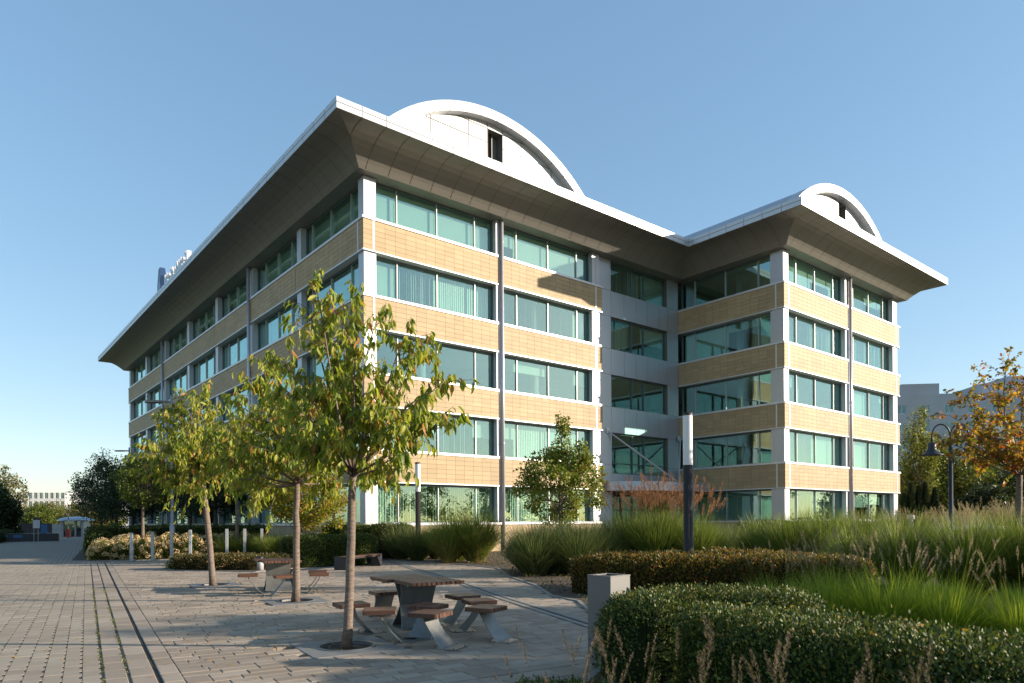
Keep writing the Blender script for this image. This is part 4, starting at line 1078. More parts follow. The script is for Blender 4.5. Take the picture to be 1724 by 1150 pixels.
def hedge(name, label, path, w, h, n, leafL, leaf_m, core_m, seed, cat='hedge', bulge=.10, round_=3.2, group=None, jit=.03, endtaper=.5, z0=.02, pale=None):
    rng = np.random.default_rng(seed); P = np.array(path, float); w = np.broadcast_to(w, (len(P),)).astype(float); h = np.broadcast_to(h, (len(P),)).astype(float)
    seg_ = np.hypot(*(P[1:] - P[:-1]).T); cum = np.concatenate([[0], np.cumsum(seg_)]); Ltot = cum[-1]
    base = P[0]; t = empty(name, (float(base[0]), float(base[1]), 0), 0, label=label, cat=cat, group=group)
    def sample(s_):
        x = np.interp(s_, cum, P[:, 0]); y = np.interp(s_, cum, P[:, 1]); e = .02 * Ltot + .05
        dx = np.interp(s_ + e, cum, P[:, 0]) - np.interp(s_ - e, cum, P[:, 0]); dy = np.interp(s_ + e, cum, P[:, 1]) - np.interp(s_ - e, cum, P[:, 1]); l_ = np.hypot(dx, dy) + 1e-9
        ww = np.interp(s_, cum, w); hh = np.interp(s_, cum, h)
        te = np.minimum(1, np.minimum(s_, Ltot - s_) / endtaper); te = np.sqrt(np.clip(1 - (1 - te) ** 2, 0, 1))
        return x, y, dx / l_, dy / l_, ww * (.01 + .99 * te), hh * (.80 + .20 * te)
    ph = rng.uniform(0, 6.28, 6)
    def surf(s_, a, k=1.0):
        x, y, dx, dy, ww, hh = sample(s_); ca, sa = np.cos(a), np.sin(a); ex = 2 / round_
        qx = np.sign(ca) * np.abs(ca) ** ex * ww / 2; qz = np.abs(sa) ** ex * hh
        nz = 1 + bulge * (np.sin(s_ * 2.3 + ph[0]) * .4 + np.sin(s_ * 5.1 + a * 2 + ph[1]) * .35 + np.sin(s_ * 9.7 + a * 5 + ph[2]) * .25) 
        qx = qx * k * nz; qz = qz * (k if True else 1) * (1 + (nz - 1) * .5)
        pos = np.stack([x - dy * qx - base[0], y + dx * qx - base[1], z0 + qz], 1)
        nrm = np.stack([-dy * ca, dx * ca, np.abs(sa)], 1); return pos, nrm
    # inner body
    ns, na = max(12, int(Ltot / .25)), 12; SS, AA = np.meshgrid(np.linspace(0, Ltot, ns), np.linspace(0, math.pi, na), indexing='ij'); pos, _ = surf(SS.ravel(), AA.ravel(), .91)
    F = np.array([(i * na + j, i * na + j + 1, (i + 1) * na + j + 1, (i + 1) * na + j) for i in range(ns - 1) for j in range(na - 1)])
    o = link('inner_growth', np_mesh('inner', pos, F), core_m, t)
    s_ = rng.uniform(0, Ltot, n); a = rng.uniform(0.02, math.pi - .02, n)
    # even out over the perimeter (more on the flat top)
    k_ = 1 - rng.exponential(.035, n); pos, nrm = surf(s_, a, 1.0); pos2, _ = surf(s_, a, .90); f = rng.uniform(0, 1, n)[:, None] ** 2
    pos = pos * (1 - f) + pos2 * f + rng.normal(0, jit, (n, 3)); pos[:, 2] = np.maximum(pos[:, 2], .03)
    D = nrm + runit(n, rng) * .9 + [0, 0, .35]; N = runit(n, rng) + nrm * .8 + [0, 0, .3]; L = leafL * rng.uniform(.6, 1.25, n)
    # shoots on top
    o = link('foliage', leaf_mesh('foliage', pos, D, N, L, L * .55, T_QUAD, leaf_m), None, t); return t

def blades(n, h, r0, spread, width, seed, nseg=6, arch=.55, hvar=.3, bend=1.0):
    """a domed tuft: blades leave the crown at all angles up to a limit and droop at their tips"""
    rng = np.random.default_rng(seed); th = rng.uniform(0, 2 * math.pi, n); r = r0 * np.sqrt(rng.uniform(0, 1, n)) * .7
    u = rng.uniform(0, 1, n); phi = spread * 1.25 * np.sqrt(u); L = h * rng.uniform(1 - hvar, 1.08, n) * (1.06 - .12 * u); od = th + rng.normal(0, .45, n); t = np.linspace(0, 1, nseg + 1)[None]
    k = (rng.uniform(.25, 1.0, n) * bend)[:, None]; sp, cp = np.sin(phi)[:, None], np.cos(phi)[:, None]
    hor = L[:, None] * (sp * t * .75 + .30 * k * (.35 + sp) * t ** 2); z = L[:, None] * (cp * t + .10 * sp * t - arch * .62 * k * (.25 + sp) * t ** 2.6)
    curl = rng.normal(0, .10, n)[:, None] * t ** 2 * L[:, None]
    X = (r * np.cos(th))[:, None] + hor * np.cos(od)[:, None] - curl * np.sin(od)[:, None]; Y = (r * np.sin(th))[:, None] + hor * np.sin(od)[:, None] + curl * np.cos(od)[:, None]; z = np.maximum(z, .02)
    wdt = width * rng.uniform(.55, 1.25, n)[:, None] * (1 - t ** 2.2 * .92); ang_ = od + math.pi / 2 + rng.normal(0, .7, n); wx = np.cos(ang_)[:, None] * wdt / 2; wy = np.sin(ang_)[:, None] * wdt / 2
    V = np.stack([np.stack([X - wx, Y - wy, z], -1), np.stack([X + wx, Y + wy, z], -1)], 2).reshape(-1, 3); k2 = 2 * (nseg + 1)
    q = np.array([(2 * i, 2 * i + 1, 2 * i + 3, 2 * i + 2) for i in range(nseg)]); F = (q[None] + (np.arange(n) * k2)[:, None, None]).reshape(-1, 4)
    tips = np.stack([X[:, -1], Y[:, -1], z[:, -1]], 1); dirs = np.stack([X[:, -1] - X[:, -2], Y[:, -1] - Y[:, -2], z[:, -1] - z[:, -2]], 1)
    return V, F, tips, dirs
def plume_mesh(P, D, length, thick, m, seed, per=70, fan=.0):
    """bottle-brush or feather plumes: many fine bristles round a curved axis"""
    rng = np.random.default_rng(seed); n = len(P); D = D / (np.linalg.norm(D, axis=1, keepdims=True) + 1e-9)
    f = rng.uniform(0, 1, (n, per)); axis = P[:, None] + D[:, None] * (f[..., None] * length)
    axis[..., 2] -= (f ** 2) * length * .10; rv = rng.normal(size=(n, per, 3)); rv -= (rv * D[:, None]).sum(-1, keepdims=True) * D[:, None]; rv /= np.linalg.norm(rv, axis=-1, keepdims=True)
    prof_ = np.sin(np.pi * np.clip(f * .92 + .06, 0, 1)) ** .6; bl = thick * prof_[..., None] * rng.uniform(.6, 1.2, (n, per, 1))
    d = rv * 1.0 + D[:, None] * (1.1 + fan); d /= np.linalg.norm(d, axis=-1, keepdims=True); q = axis.reshape(-1, 3); dd = d.reshape(-1, 3); ll = (bl * 1.35).reshape(-1)
    return leaf_mesh('plumes', q, dd, rv.reshape(-1, 3), ll, np.full(len(q), max(.004, thick * .10)), T_QUAD, m)

# ------------------------------------------------------------------ trees of the plaza
def tips_from(px, Y, rng, dy=.9):
    return [at(x, y, Y + rng.uniform(-dy, dy)) for x, y in px]
rT = random.Random(21)
T1 = [(533, 485), (520, 520), (548, 560), (478, 612), (500, 690), (640, 528), (600, 500), (700, 600), (752, 640), (742, 720), (690, 680), (600, 580), (575, 540), (655, 640), (560, 640), (620, 700), (520, 760), (665, 770), (628, 800), (725, 690), (590, 640), (480, 660), (545, 720), (685, 560)]
branching_tree('cherry_tree', 'nearest cherry tree with drooping yellow-green leaves beside the near table', (-2.2, 9.22, -.03), at(594, 800, 9.25), tips_from(T1, 9.25, rT, 1.0), .066, M['cherry'], M['bark'], .150, .056, 13, 15, T_LONG, 1, group='cherry trees in the plaza', solo=300, twig_len=.50)
T2 = [(470, 590), (440, 620), (410, 650), (540, 640), (395, 700), (500, 600), (560, 690), (420, 740), (385, 745), (580, 730), (455, 690), (520, 700), (480, 740), (540, 760), (430, 800), (400, 780), (560, 790), (500, 660), (465, 645), (600, 700)]
branching_tree('cherry_tree', 'middle cherry tree with drooping leaves left of the nearest one', (-4.54, 14.6, -.03), at(500, 815, 14.6), tips_from([(x - 8, y + 30) for x, y in T2], 14.6, rT, 1.2), .078, M['cherry'], M['bark'], .165, .062, 14, 19, T_LONG, 2, group='cherry trees in the plaza', solo=300, twig_len=.75)
T3 = [(345, 662), (300, 680), (275, 715), (390, 700), (262, 750), (325, 690), (405, 740), (290, 770), (350, 720), (380, 770), (310, 740), (270, 790), (340, 780), (410, 780), (365, 690), (300, 810), (395, 800), (330, 830)]
branching_tree('cherry_tree', 'farthest plaza cherry tree, leftmost of the three', (-7.95, 18.5, -.03), at(342, 810, 18.7), tips_from(T3, 18.6, rT, 1.5), .085, M['cherry'], M['bark'], .175, .066, 13, 20, T_LONG, 3, group='cherry trees in the plaza', solo=300, twig_len=.85)
crown_tree('linden_tree', 'slim street tree behind the flower bed right of the far cherry', (-13.2, 33.4, 0), 6, (0, 0, 4.6), (1.9, 1.9, 1.8), .085, 7000, .15, M['linden'], 31, group='street trees along the long facade', clumps=80, bark=M['bark'])
crown_tree('linden_tree', 'small round-headed street tree with a bright green crown behind the flower bed', (-17.5, 33.0, 0), 5, (0, 0, 3.65), (1.2, 1.2, 1.15), .085, 8000, .10, M['linden'], 32, group='street trees along the long facade', clumps=110, clump_r=.26, shell=.6, bark=M['bark'])
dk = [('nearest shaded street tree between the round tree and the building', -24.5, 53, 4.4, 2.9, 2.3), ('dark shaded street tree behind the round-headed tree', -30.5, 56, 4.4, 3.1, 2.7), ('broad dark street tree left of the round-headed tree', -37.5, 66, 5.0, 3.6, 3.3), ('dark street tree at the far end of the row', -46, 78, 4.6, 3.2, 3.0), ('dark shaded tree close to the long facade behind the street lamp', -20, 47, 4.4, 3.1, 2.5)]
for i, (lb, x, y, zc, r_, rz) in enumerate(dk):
    crown_tree('linden_tree', lb, (x, y, 0), 6, (0, 0, zc), (r_, r_, rz), .15, 9000, .19, M['dark_tree'], 40 + i, group='street trees along the long facade', clumps=90, clump_r=.27)  # these crowns carry the building's shade in a darker leaf colour
crown_tree('maple_shrub', 'multi-stemmed maple with yellow and orange leaves before the facade corner', (-8.75, 29.0, 0), 4, (.1, 0, 2.65), (1.95, 1.6, 1.45), .05, 10000, .13, M['maple'], 51, clumps=120, stems=3, clump_r=.22, bark=M['bark'])
crown_tree('pear_tree', 'small loose-crowned tree before the second window bay', (1.80, 26.2, 0), 5, (0, 0, 3.05), (1.8, 1.7, 1.7), .055, 10000, .13, M['pear'], 52, clumps=80, clump_r=.19, shell=.3, cone=.35, bark=M['bark_dark'])
crown_tree('pear_tree', 'upper tip of the small tree before the second window bay', (1.9, 26.3, 0), 5, (0, 0, 4.75), (.42, .42, .95), .03, 1100, .11, M['pear'], 53, clumps=22, clump_r=.35)
TO = [(1700, 592), (1655, 640), (1625, 665), (1600, 700), (1590, 745), (1640, 705), (1680, 660), (1724, 640), (1760, 610), (1665, 745), (1700, 720), (1720, 770), (1780, 680), (1640, 770), (1800, 740), (1750, 720), (1690, 760), (1760, 780), (1616, 730)]
branching_tree('orange_tree', 'autumn tree with orange and yellow leaves at the right edge', (11.6, 16.0, 0), at(1716, 800, 16.0), tips_from(TO, 16.0, rT, 1.2), .085, M['orange_leaf'], M['bark'], .105, .062, 22, 13, T_OVAL, 5, twig_len=.6, droop=.35, spread=.8, cat='tree')

# ------------------------------------------------------------------ hedges
hedge('clipped_hedge', 'low glossy clipped hedge curving round beside the grey litter bin', [(1.30, 6.75), (1.50, 7.35), (1.95, 7.62), (2.5, 7.45), (3.1, 7.0)], [1.0, 1.25, 1.35, 1.3, 1.1], .87, 26000, .034, M['hedge'], M['core_leaf'], 61, group='near clipped hedges', endtaper=.45, bulge=.05)
hedge('clipped_hedge', 'long dark clipped hedge with fallen leaves on top running to the lower right corner', [(1.55, 6.35), (1.95, 5.95), (2.35, 5.3), (2.85, 4.5), (3.3, 3.5), (3.6, 2.2)], [.8, 1.25, 1.4, 1.45, 1.4, 1.3], .86, 52000, .032, M['hedge'], M['core_leaf'], 62, group='near clipped hedges', endtaper=.4, bulge=.05)
hedge('red_hedge', 'red-brown barberry hedge across the middle of the garden', [(1.35, 15.8), (2.4, 15.9), (3.8, 15.5), (5.2, 15.0), (6.4, 14.3), (7.0, 13.6)], [1.5, 2.1, 2.2, 2.2, 2.0, 1.8], .86, 34000, .055, M['hedge_red'], M['core_red'], 63, endtaper=.9, bulge=.10)
hedge('clipped_hedge', 'rounded clipped hedge behind the long bench', [(-8.3, 25.4), (-7.2, 26.6), (-6.0, 27.2), (-5.3, 27.3)], [1.6, 1.9, 2.0, 1.7], 1.12, 20000, .06, M['hedge_mid'], M['core_leaf'], 64, bulge=.04)
hedge('clipped_hedge', 'brownish clipped hedge below the corner windows', [(-8.6, 31.9), (-7.2, 31.6), (-5.4, 31.5), (-4.5, 31.9)], [1.4, 1.4, 1.4, 1.3], 1.5, 16000, .07, M['hedge_mid'], M['core_red'], 65)
hedge('clipped_hedge', 'long low brown-green hedge curving behind the hydrangeas', [(-20.6, 33.6), (-19.6, 34.9), (-17.6, 35.6), (-14.5, 35.6), (-12.4, 35.0)], 1.2, 1.5, 18000, .07, M['hedge_mid'], M['core_red'], 66)
hedge('clipped_hedge', 'dark hedge along the street at the foot of the flower bed', [(-19.6, 33), (-22.5, 38.5), (-27, 46), (-32, 54)], 1.3, 1.25, 12000, .09, M['hedge_mid'], M['core_leaf'], 67)
hedge('low_planting', 'low dry brown planting between the bollards and the far table', [(-12.1, 25.0), (-10.6, 24.8), (-9.2, 24.8), (-8.0, 25.6)], [1.2, 1.6, 1.8, 1.4], .48, 12000, .06, M['low'], M['core_red'], 68, bulge=.2, cat='plant')
hedge('low_planting', 'low brown ground planting behind the red-brown hedge beside the column lamp', [(4.2, 19.2), (5.6, 19.4), (7.4, 19.2)], 1.6, .75, 6000, .07, M['hedge_red'], M['core_red'], 69, bulge=.2, cat='plant')
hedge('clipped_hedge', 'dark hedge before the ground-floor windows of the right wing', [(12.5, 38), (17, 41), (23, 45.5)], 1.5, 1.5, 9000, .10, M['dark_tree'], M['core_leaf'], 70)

# ------------------------------------------------------------------ hydrangeas
def hydr_meshes(seed):
    rng = np.random.default_rng(seed); n = 1500; u = runit(n, rng); u[:, 2] = np.abs(u[:, 2]); P = u * rng.uniform(.55, 1, (n, 1)) * [.62, .62, .95]; P[:, 2] += .05
    lm = leaf_mesh('foliage', P, u + runit(n, rng) * .7, runit(n, rng) + [0, 0, .8], rng.uniform(.07, .13, n), rng.uniform(.05, .09, n), T_QUAD, M['hydr'])
    nh = 46; hu = runit(nh, rng); hu[:, 2] = np.abs(hu[:, 2]) * .95 + .05; H = hu * [.66, .66, 1.02]; per = 56; q = runit(nh * per, rng); rr_ = np.repeat(rng.uniform(.08, .14, nh), per)
    PP = np.repeat(H, per, 0) + q * rr_[:, None]; fm = leaf_mesh('flowers', PP, np.cross(q, runit(len(q), rng)), q, rng.uniform(.035, .055, len(q)), rng.uniform(.035, .05, len(q)), T_QUAD, M['petal'])
    return lm, fm
HM = [hydr_meshes(s_) for s_ in (81, 82, 83)]
hpos = []
rh = random.Random(9)
for X0, Y0 in ((-18.4, 31.4), (-17.5, 31.6), (-16.7, 31.7), (-18.9, 32.2), (-17.9, 32.6), (-17.0, 32.6), (-16.0, 32.4), (-15.2, 32.8), (-16.3, 33.3), (-15.3, 33.7), (-14.4, 33.5), (-17.4, 33.4), (-18.6, 33.2), (-13.9, 34.2), (-13.2, 33.9)): hpos.append((X0, Y0))
for i, (x, y) in enumerate(hpos):
    t = empty('hydrangea', (x, y, 0), rh.uniform(0, 6), label='hydrangea bush with cream and peach flower heads behind the bollards', cat='hydrangea', group='hydrangea bushes behind the bollards')
    s_ = rh.uniform(.95, 1.1) * (1 + .12 * max(0, y - 32)); t.scale = (s_, s_, s_ * .95 * rh.uniform(.9, 1.1))
    lm, fm = HM[i % 3]; link('foliage', lm, None, t); o = link('flower_heads', fm, None, t); tag(o, kind='stuff')
for i, (x, y) in enumerate([(-12.0, 25.2), (-11.3, 24.9), (-10.6, 25.3), (-9.7, 25.4)]):
    t = empty('hydrangea', (x, y, 0), rh.uniform(0, 6), label='low hydrangea with peach flower heads in the small bed before the far cherry trunk', cat='hydrangea', group='low hydrangeas in the small bed')
    t.scale = (.75, .75, .50); lm, fm = HM[i % 3]; link('foliage', lm, None, t); o = link('flower_heads', fm, None, t); tag(o, kind='stuff')

# ------------------------------------------------------------------ ornamental grasses
def grass_proto(n, h, r0, spread, width, m, seed, straw=0, plumes=0, pl_len=.3, pl_th=.03, pl_m=None, **k):
    V, F, tips, dirs = blades(n, h, r0, spread, width, seed, **k); a = np_mesh('blades', V, F); a.materials.append(m); out = [('blades', a)]
    if straw:
        V, F, _, _ = blades(straw, h * .75, r0 * 1.1, spread * .8, width, seed + 1, **k); b_ = np_mesh('dry_blades', V, F); b_.materials.append(M['straw']); out.append(('dry_blades', b_))
    if plumes:
        V, F, tp, dr = blades(plumes, h * 1.18, r0 * .8, spread * .46, width * .5, seed + 2, nseg=5, arch=.15, hvar=.22); c_ = np_mesh('stalks', V, F); c_.materials.append(m); out.append(('stalks', c_))
        out.append(('plumes', plume_mesh(tp, dr, pl_len, pl_th, pl_m or M['plume'], seed + 3)))
    return out
def place_grass(name, proto, x, y, sc, label, group, rz=None, szz=1.0, z=0, cat='ornamental grass'):
    t = empty(name, (x, y, z), rT.uniform(0, 6.28) if rz is None else rz, label=label, cat=cat, group=group); szz *= {'miscanthus': 1.22, 'fountain_grass': 1.12, 'low_grass': 1.15}.get(name, 1.1); t.scale = (sc, sc, sc * szz)
    for nm, me in proto:
        o = link(nm, me, None, t)
        if nm != 'x': tag(o, kind='stuff')
    return t
PM = [grass_proto(2300, 1.75, .42, .78, .019, M['misc'], 101 + 7 * i, straw=160) for i in range(2)]
PB = [grass_proto(2700, 1.55, .45, .80, .015, M['misc_blue'], 131 + 7 * i, straw=60) for i in range(2)]
PD = [grass_proto(1900, 1.8, .40, .70, .019, M['misc'], 151, straw=900)]
PR = [grass_proto(2100, 1.75, .42, .60, .018, M['misc'], 161, straw=100, plumes=62, pl_len=.36, pl_th=.075, pl_m=M['plume_red'])]
PP_ = [grass_proto(1500, 1.3, .45, .65, .012, M['straw'], 171, plumes=150, pl_len=.30, pl_th=.045, pl_m=M['plume'])]
# clump rows: (proto, x, y, scale, label, group)
rowA = 'miscanthus clumps before the main facade'
for x, y, s_ in ((-4.9, 30.6, .86), (-4.0, 29.6, .92), (-3.2, 30.3, .95)): place_grass('miscanthus', PB[0], x, y, s_, 'grey-green miscanthus clump on the left, round the middle column lamp', 'miscanthus clumps round the middle column lamp')
place_grass('miscanthus', PM[0], -2.3, 28.6, 1.06, 'bright miscanthus clump just left of the path gap', None)
place_grass('miscanthus', PD[0], -1.45, 27.6, 1.10, 'green and straw-yellow miscanthus clump at the path gap', None)
place_grass('miscanthus', PD[0], -2.5, 27.4, .80, 'dry straw-coloured clump at the path edge', None)
rowB = 'fine dark miscanthus hedge right of the path'
for i, (x, y, s_) in enumerate([(.55, 22.0, .92), (.7, 20.9, .92), (1.4, 21.4, .95), (2.0, 20.9, .95), (2.6, 21.3, .97), (1.3, 22.6, .95), (2.2, 22.6, .95), (3.1, 22.2, .95)]):
    place_grass('miscanthus', PB[i % 2], x, y, s_, 'fine grey-green miscanthus in the dark clump row below the small tree', rowB)
for i, (x, y, s_) in enumerate([(3.7, 21.8, .96), (4.4, 21.2, 1.0), (5.0, 21.8, 1.0), (5.5, 21.0, .9)]):
    place_grass('miscanthus', PR[0], x, y, s_, 'tall miscanthus with reddish plumes left of the tall column lamp', 'red-plumed miscanthus clumps')
for x, y, s_ in ((7.0, 24.8, .82), (7.7, 24.2, .9), (6.4, 25.5, .7)): place_grass('miscanthus', PB[1], x, y, s_, 'loose miscanthus clump right of the tall column lamp', 'loose miscanthus clumps right of the tall lamp')
rowC = 'wide miscanthus bank before the right wing'
for i, (x, y, s_) in enumerate([(8.0, 22.0, .92), (8.9, 21.5, .95), (9.8, 21.8, .97), (9.2, 20.4, .95), (10.4, 20.6, .95), (10.9, 21.6, .95), (8.3, 20.6, .9), (11.6, 20.6, .95)]):
    place_grass('miscanthus', PM[i % 2], x, y, s_, 'green miscanthus in the bank below the right wing corner', rowC)
rowD = 'nearer miscanthus bank at the right'
for i, (x, y, s_) in enumerate([(8.6, 17.2, .78), (9.4, 16.6, .82), (9.0, 15.9, .80), (10.0, 15.6, .85), (10.7, 16.2, .88), (9.7, 14.8, .82), (10.7, 14.8, .88), (11.6, 15.2, .9), (11.2, 14.0, .85), (12.2, 14.2, .9)]):
    place_grass('miscanthus', PM[(i + 1) % 2], x, y, s_, 'green miscanthus in the near right bank below the bell lamp', rowD)
for i, (x, y, s_) in enumerate([(14.2, 24.6, .98), (15.4, 24.2, 1.02), (16.6, 24.6, 1.0), (12.6, 24.6, .95)]): place_grass('feather_grass', PP_[0], x, y, s_, 'pale beige plumed grass in front of the right wing end', 'pale plumed grasses behind the bank')
for i, (x, y, s_) in enumerate([(14.8, 20.0, 1.10), (13.9, 20.6, 1.05), (15.8, 20.0, 1.05)]): place_grass('feather_grass', PP_[0], x, y, s_, 'pale beige plumed grass beside the orange tree trunk', 'pale plumed grasses by the orange tree')
for x, y in ((13.0, 26.5), (11.6, 27.0)): place_grass('feather_grass', [(n_, m_) for n_, m_ in PD[0][1:]], x, y, 1.05, 'straw-orange dry grass before the right wing windows', 'straw-orange dry grasses')
# fountain grass near the camera
PF = [grass_proto(2400, .92, .24, .60, .009, M['fount'], 201 + 5 * i, plumes=30, pl_len=.16, pl_th=.018, hvar=.35, arch=.8) for i in range(2)]
for i, (x, y, s_) in enumerate([(3.9, 8.6, 1.05), (4.4, 8.2, 1.1), (4.9, 7.9, 1.05), (4.3, 9.2, 1.05), (5.0, 8.7, 1.05), (3.5, 9.2, .95), (5.5, 7.5, .95)]):
    place_grass('fountain_grass', PF[i % 2], x, y, s_, 'bright green fountain grass with brown bottlebrush plumes behind the near hedge', 'fountain grasses behind the near hedge')
PL = [grass_proto(2400, .60, .30, .5, .006, M['fount'], 221, hvar=.4, arch=.6)]
for i, (x, y, s_) in enumerate([(5.3, 9.2, .9), (6.1, 8.6, .9), (6.0, 7.5, .9), (5.2, 6.7, .85), (5.9, 6.3, .9), (6.8, 8.0, .9), (6.6, 9.4, .9), (4.6, 6.9, .75), (7.3, 9.6, .95), (7.6, 8.6, .9)]):
    place_grass('low_grass', PL[0], x, y, s_, 'low arching yellow-green grass right of the fountain grass', 'low arching grasses at the right')
for i, (x, y, s_) in enumerate([(5.6, 5.9, .8), (6.1, 6.9, .95)]): place_grass('fountain_grass', PF[0], x, y, s_, 'fountain grass leaning in from the right edge', 'fountain grasses at the right edge')
# sparse plumes right in front of the camera
PN = [grass_proto(150, .55, .20, .30, .004, M['fount'], 241 + 3 * i, plumes=9, pl_len=.14, pl_th=.013, pl_m=M['plume_dark'], hvar=.4) for i in range(2)]
for i, (x, y, s_) in enumerate([(.18, 4.0, 1.12), (.42, 3.8, 1.18), (.75, 3.5, 1.25), (1.0, 3.1, 1.30), (1.3, 2.9, 1.2), (1.55, 2.8, 1.25), (1.85, 2.7, 1.15), (.62, 4.0, 1.1), (2.1, 2.6, 1.05), (1.15, 3.5, 1.22)]):
    place_grass('fountain_grass', PN[i % 2], x, y, s_, 'thin out-of-focus brown plume grass at the bottom edge', 'thin plume grasses at the bottom edge')
hedge('low_shrub', 'low leafy shrub at the bottom edge before the litter bin', [(.0, 5.9), (.45, 5.75), (.9, 5.6)], .5, .26, 3500, .035, M['hedge_mid'], M['core_leaf'], 72, cat='shrub', bulge=.25, endtaper=.3)
for i, (x, y, s_) in enumerate([(-13.6, 33.2, .5), (-12.9, 33.3, .52), (-12.2, 33.2, .5), (-11.6, 32.6, .5), (-11.0, 31.9, .52), (-12.6, 34.1, .55), (-11.4, 33.4, .55)]):
    place_grass('low_grass', PM[i % 2], x, y, s_ * 1.15, 'low dark grass between the last bollards and the maple', 'low grasses behind the last bollards')
for i, (x, y, s_) in enumerate([(8.2, 11.2, .75), (9.4, 11.6, .8), (8.8, 10.4, .8), (10.2, 10.8, .8), (7.6, 12.2, .7)]):
    place_grass('low_grass', PL[0], x, y, s_ * 1.2, 'low yellow grass between the near right bank and the fountain grass', 'low grasses below the near right bank')
# fallen leaves
rl = np.random.default_rng(5)
spots = [(2.25, 5.7), (2.55, 5.2), (2.7, 5.0), (2.9, 4.9), (3.0, 4.6), (3.2, 4.3), (1.95, 7.3), (2.35, 5.9), (2.1, 6.1)]
for i, (x, y) in enumerate(spots):
    P = np.array([[0, 0, 0.]]); me = leaf_mesh('fallen_leaf', P, np.array([[1., .2, .12]]), np.array([[.1, .2, 1.]]), np.array([.07]), np.array([.04]), T_OVAL, M['fallen'])
    o = link('fallen_leaf', me); o.location = (x, y, .90); o.rotation_euler = (rT.uniform(-.4, .4), rT.uniform(-.4, .4), rT.uniform(0, 6)); tag(o, 'yellow-orange fallen leaf lying on top of the near clipped hedges', 'leaf', 'fallen leaves on the near hedges')
P = np.zeros((700, 3)); P[:, 0] = np.concatenate([rl.normal(-2.6, 1.5, 350), rl.normal(-4.8, 2.5, 350)]); P[:, 1] = np.concatenate([rl.normal(9.6, 1.5, 350), rl.normal(14.5, 3.2, 350)]); P[:, 2] = .012
o = link('fallen_leaves', leaf_mesh('fallen_leaves', P, runit(700, rl) * [1, 1, .1], np.tile([0, 0, 1.], (700, 1)), rl.uniform(.02, .06, 700), rl.uniform(.012, .03, 700), T_OVAL, M['fallen'])); tag(o, 'scattered small yellow leaves on the plaza paving', 'leaves', None, 'stuff')
# leaf litter and ground cover in the beds
n = 26000; xs_ = rl.uniform(-6, 24, n); ys_ = rl.uniform(4, 36, n); ok = np.array([inpoly((a, b_), BED_R) for a, b_ in zip(xs_, ys_)]); xs_, ys_ = xs_[ok], ys_[ok]; n = len(xs_)
P = np.stack([xs_, ys_, rl.uniform(.02, .10, n)], 1)
o = link('ground_cover', leaf_mesh('ground_cover', P, runit(n, rl) + [0, 0, .5], runit(n, rl) + [0, 0, 1], rl.uniform(.04, .12, n), rl.uniform(.02, .05, n), T_QUAD, M['low'])); tag(o, 'low brown-green ground cover in the right planting bed', 'ground cover', None, 'stuff')

# ------------------------------------------------------------------ background right
def flat_block(name, label, loc, rz, w, d, h, wall, floors, cols, cat='building', winw=1.1, winh=1.3, z0=1.2, fh=2.9, roofbits=(), skip=None, pane=None, group=None):
    t = empty(name, loc, rz, label=label, cat=cat, group=group)
    b = MB(); b.box(0, w, .27, d, 0, h); b.build('wall', wall, t); b = MB(); b.box(.1, w - .1, .252, .262, .2, h - .2); b.build('dark_interior', M['frame'], t)
    # facade skin with real openings
    b = MB(); xs0 = 0; pitch = w / cols; zs = [z0 + i * fh for i in range(floors)]; zprev = 0
    for z in zs:
        b.box(0, w, 0, .249, zprev, z); x = 0
        for c in range(cols):
            a = c * pitch + (pitch - winw) / 2; b.box(x, a, 0, .249, z, z + winh); x = a + winw
        b.box(x, w, 0, .249, z, z + winh); zprev = z + winh
    b.box(0, w, 0, .249, zprev, h); b.build('facade', wall, t)
    frm = MB(); frm.box(0, winw, .10, .16, 0, .07); frm.box(0, winw, .10, .16, winh - .07, winh); frm.box(0, .07, .10, .16, .07, winh - .07); frm.box(winw - .07, winw, .10, .16, .07, winh - .07); frm.box(winw / 2 - .03, winw / 2 + .03, .10, .16, .07, winh - .07)
    fm = frm.mesh('window'); fm.materials.append(M['white_metal']); pm = MB(); pm.box(.07, winw - .07, .13, .14, .07, winh - .07); pmm = pm.mesh('pane'); pmm.materials.append(M['glass_plain'])
    for z in zs:
        for c in range(cols):
            if skip and skip(z, c): continue
            o = link('window', fm, None, t); o.location = (c * pitch + (pitch - winw) / 2, 0, z); q = link('pane', pmm, None, o)
    for (x0, x1, y0, y1, z1) in roofbits:
        b = MB(); b.box(x0, x1, y0, y1, h, z1); b.build('roof_block', wall, t)
    return t
p0 = at(1500, 870, 118)
ap = flat_block('apartment_block', 'grey apartment block with small white windows behind the trees on the right', (p0[0], 118, 0), R(-6), 34, 12, 22.6, M['grey_wall'], 7, 9, winw=1.5, winh=1.5, z0=1.3, fh=3.0, roofbits=((2.0, 8.0, .3, 8, 24.4),))
for z in (13.1, 16.1, 10.1):
    b = MB(); b.box(12.5, 26, -1.2, -.02, z - .35, z - .15); b.box(12.5, 26, -1.2, -1.12, z - .15, z + .75); b.box(12.5, 12.58, -1.11, -.02, z - .15, z + .75); b.box(25.9, 26, -1.11, -.02, z - .15, z + .75); b.build('balcony', M['white_wall'], ap)
p1 = at(1655, 870, 126)
flat_block('apartment_block', 'taller pale apartment tower at the right edge behind the orange tree', (p1[0], 126, 0), R(-4), 30, 12, 26.0, M['grey_wall'], 7, 9, winw=1.5, winh=1.5, z0=1.3, fh=3.0, roofbits=((5, 9, 1, 9, 27.4),))
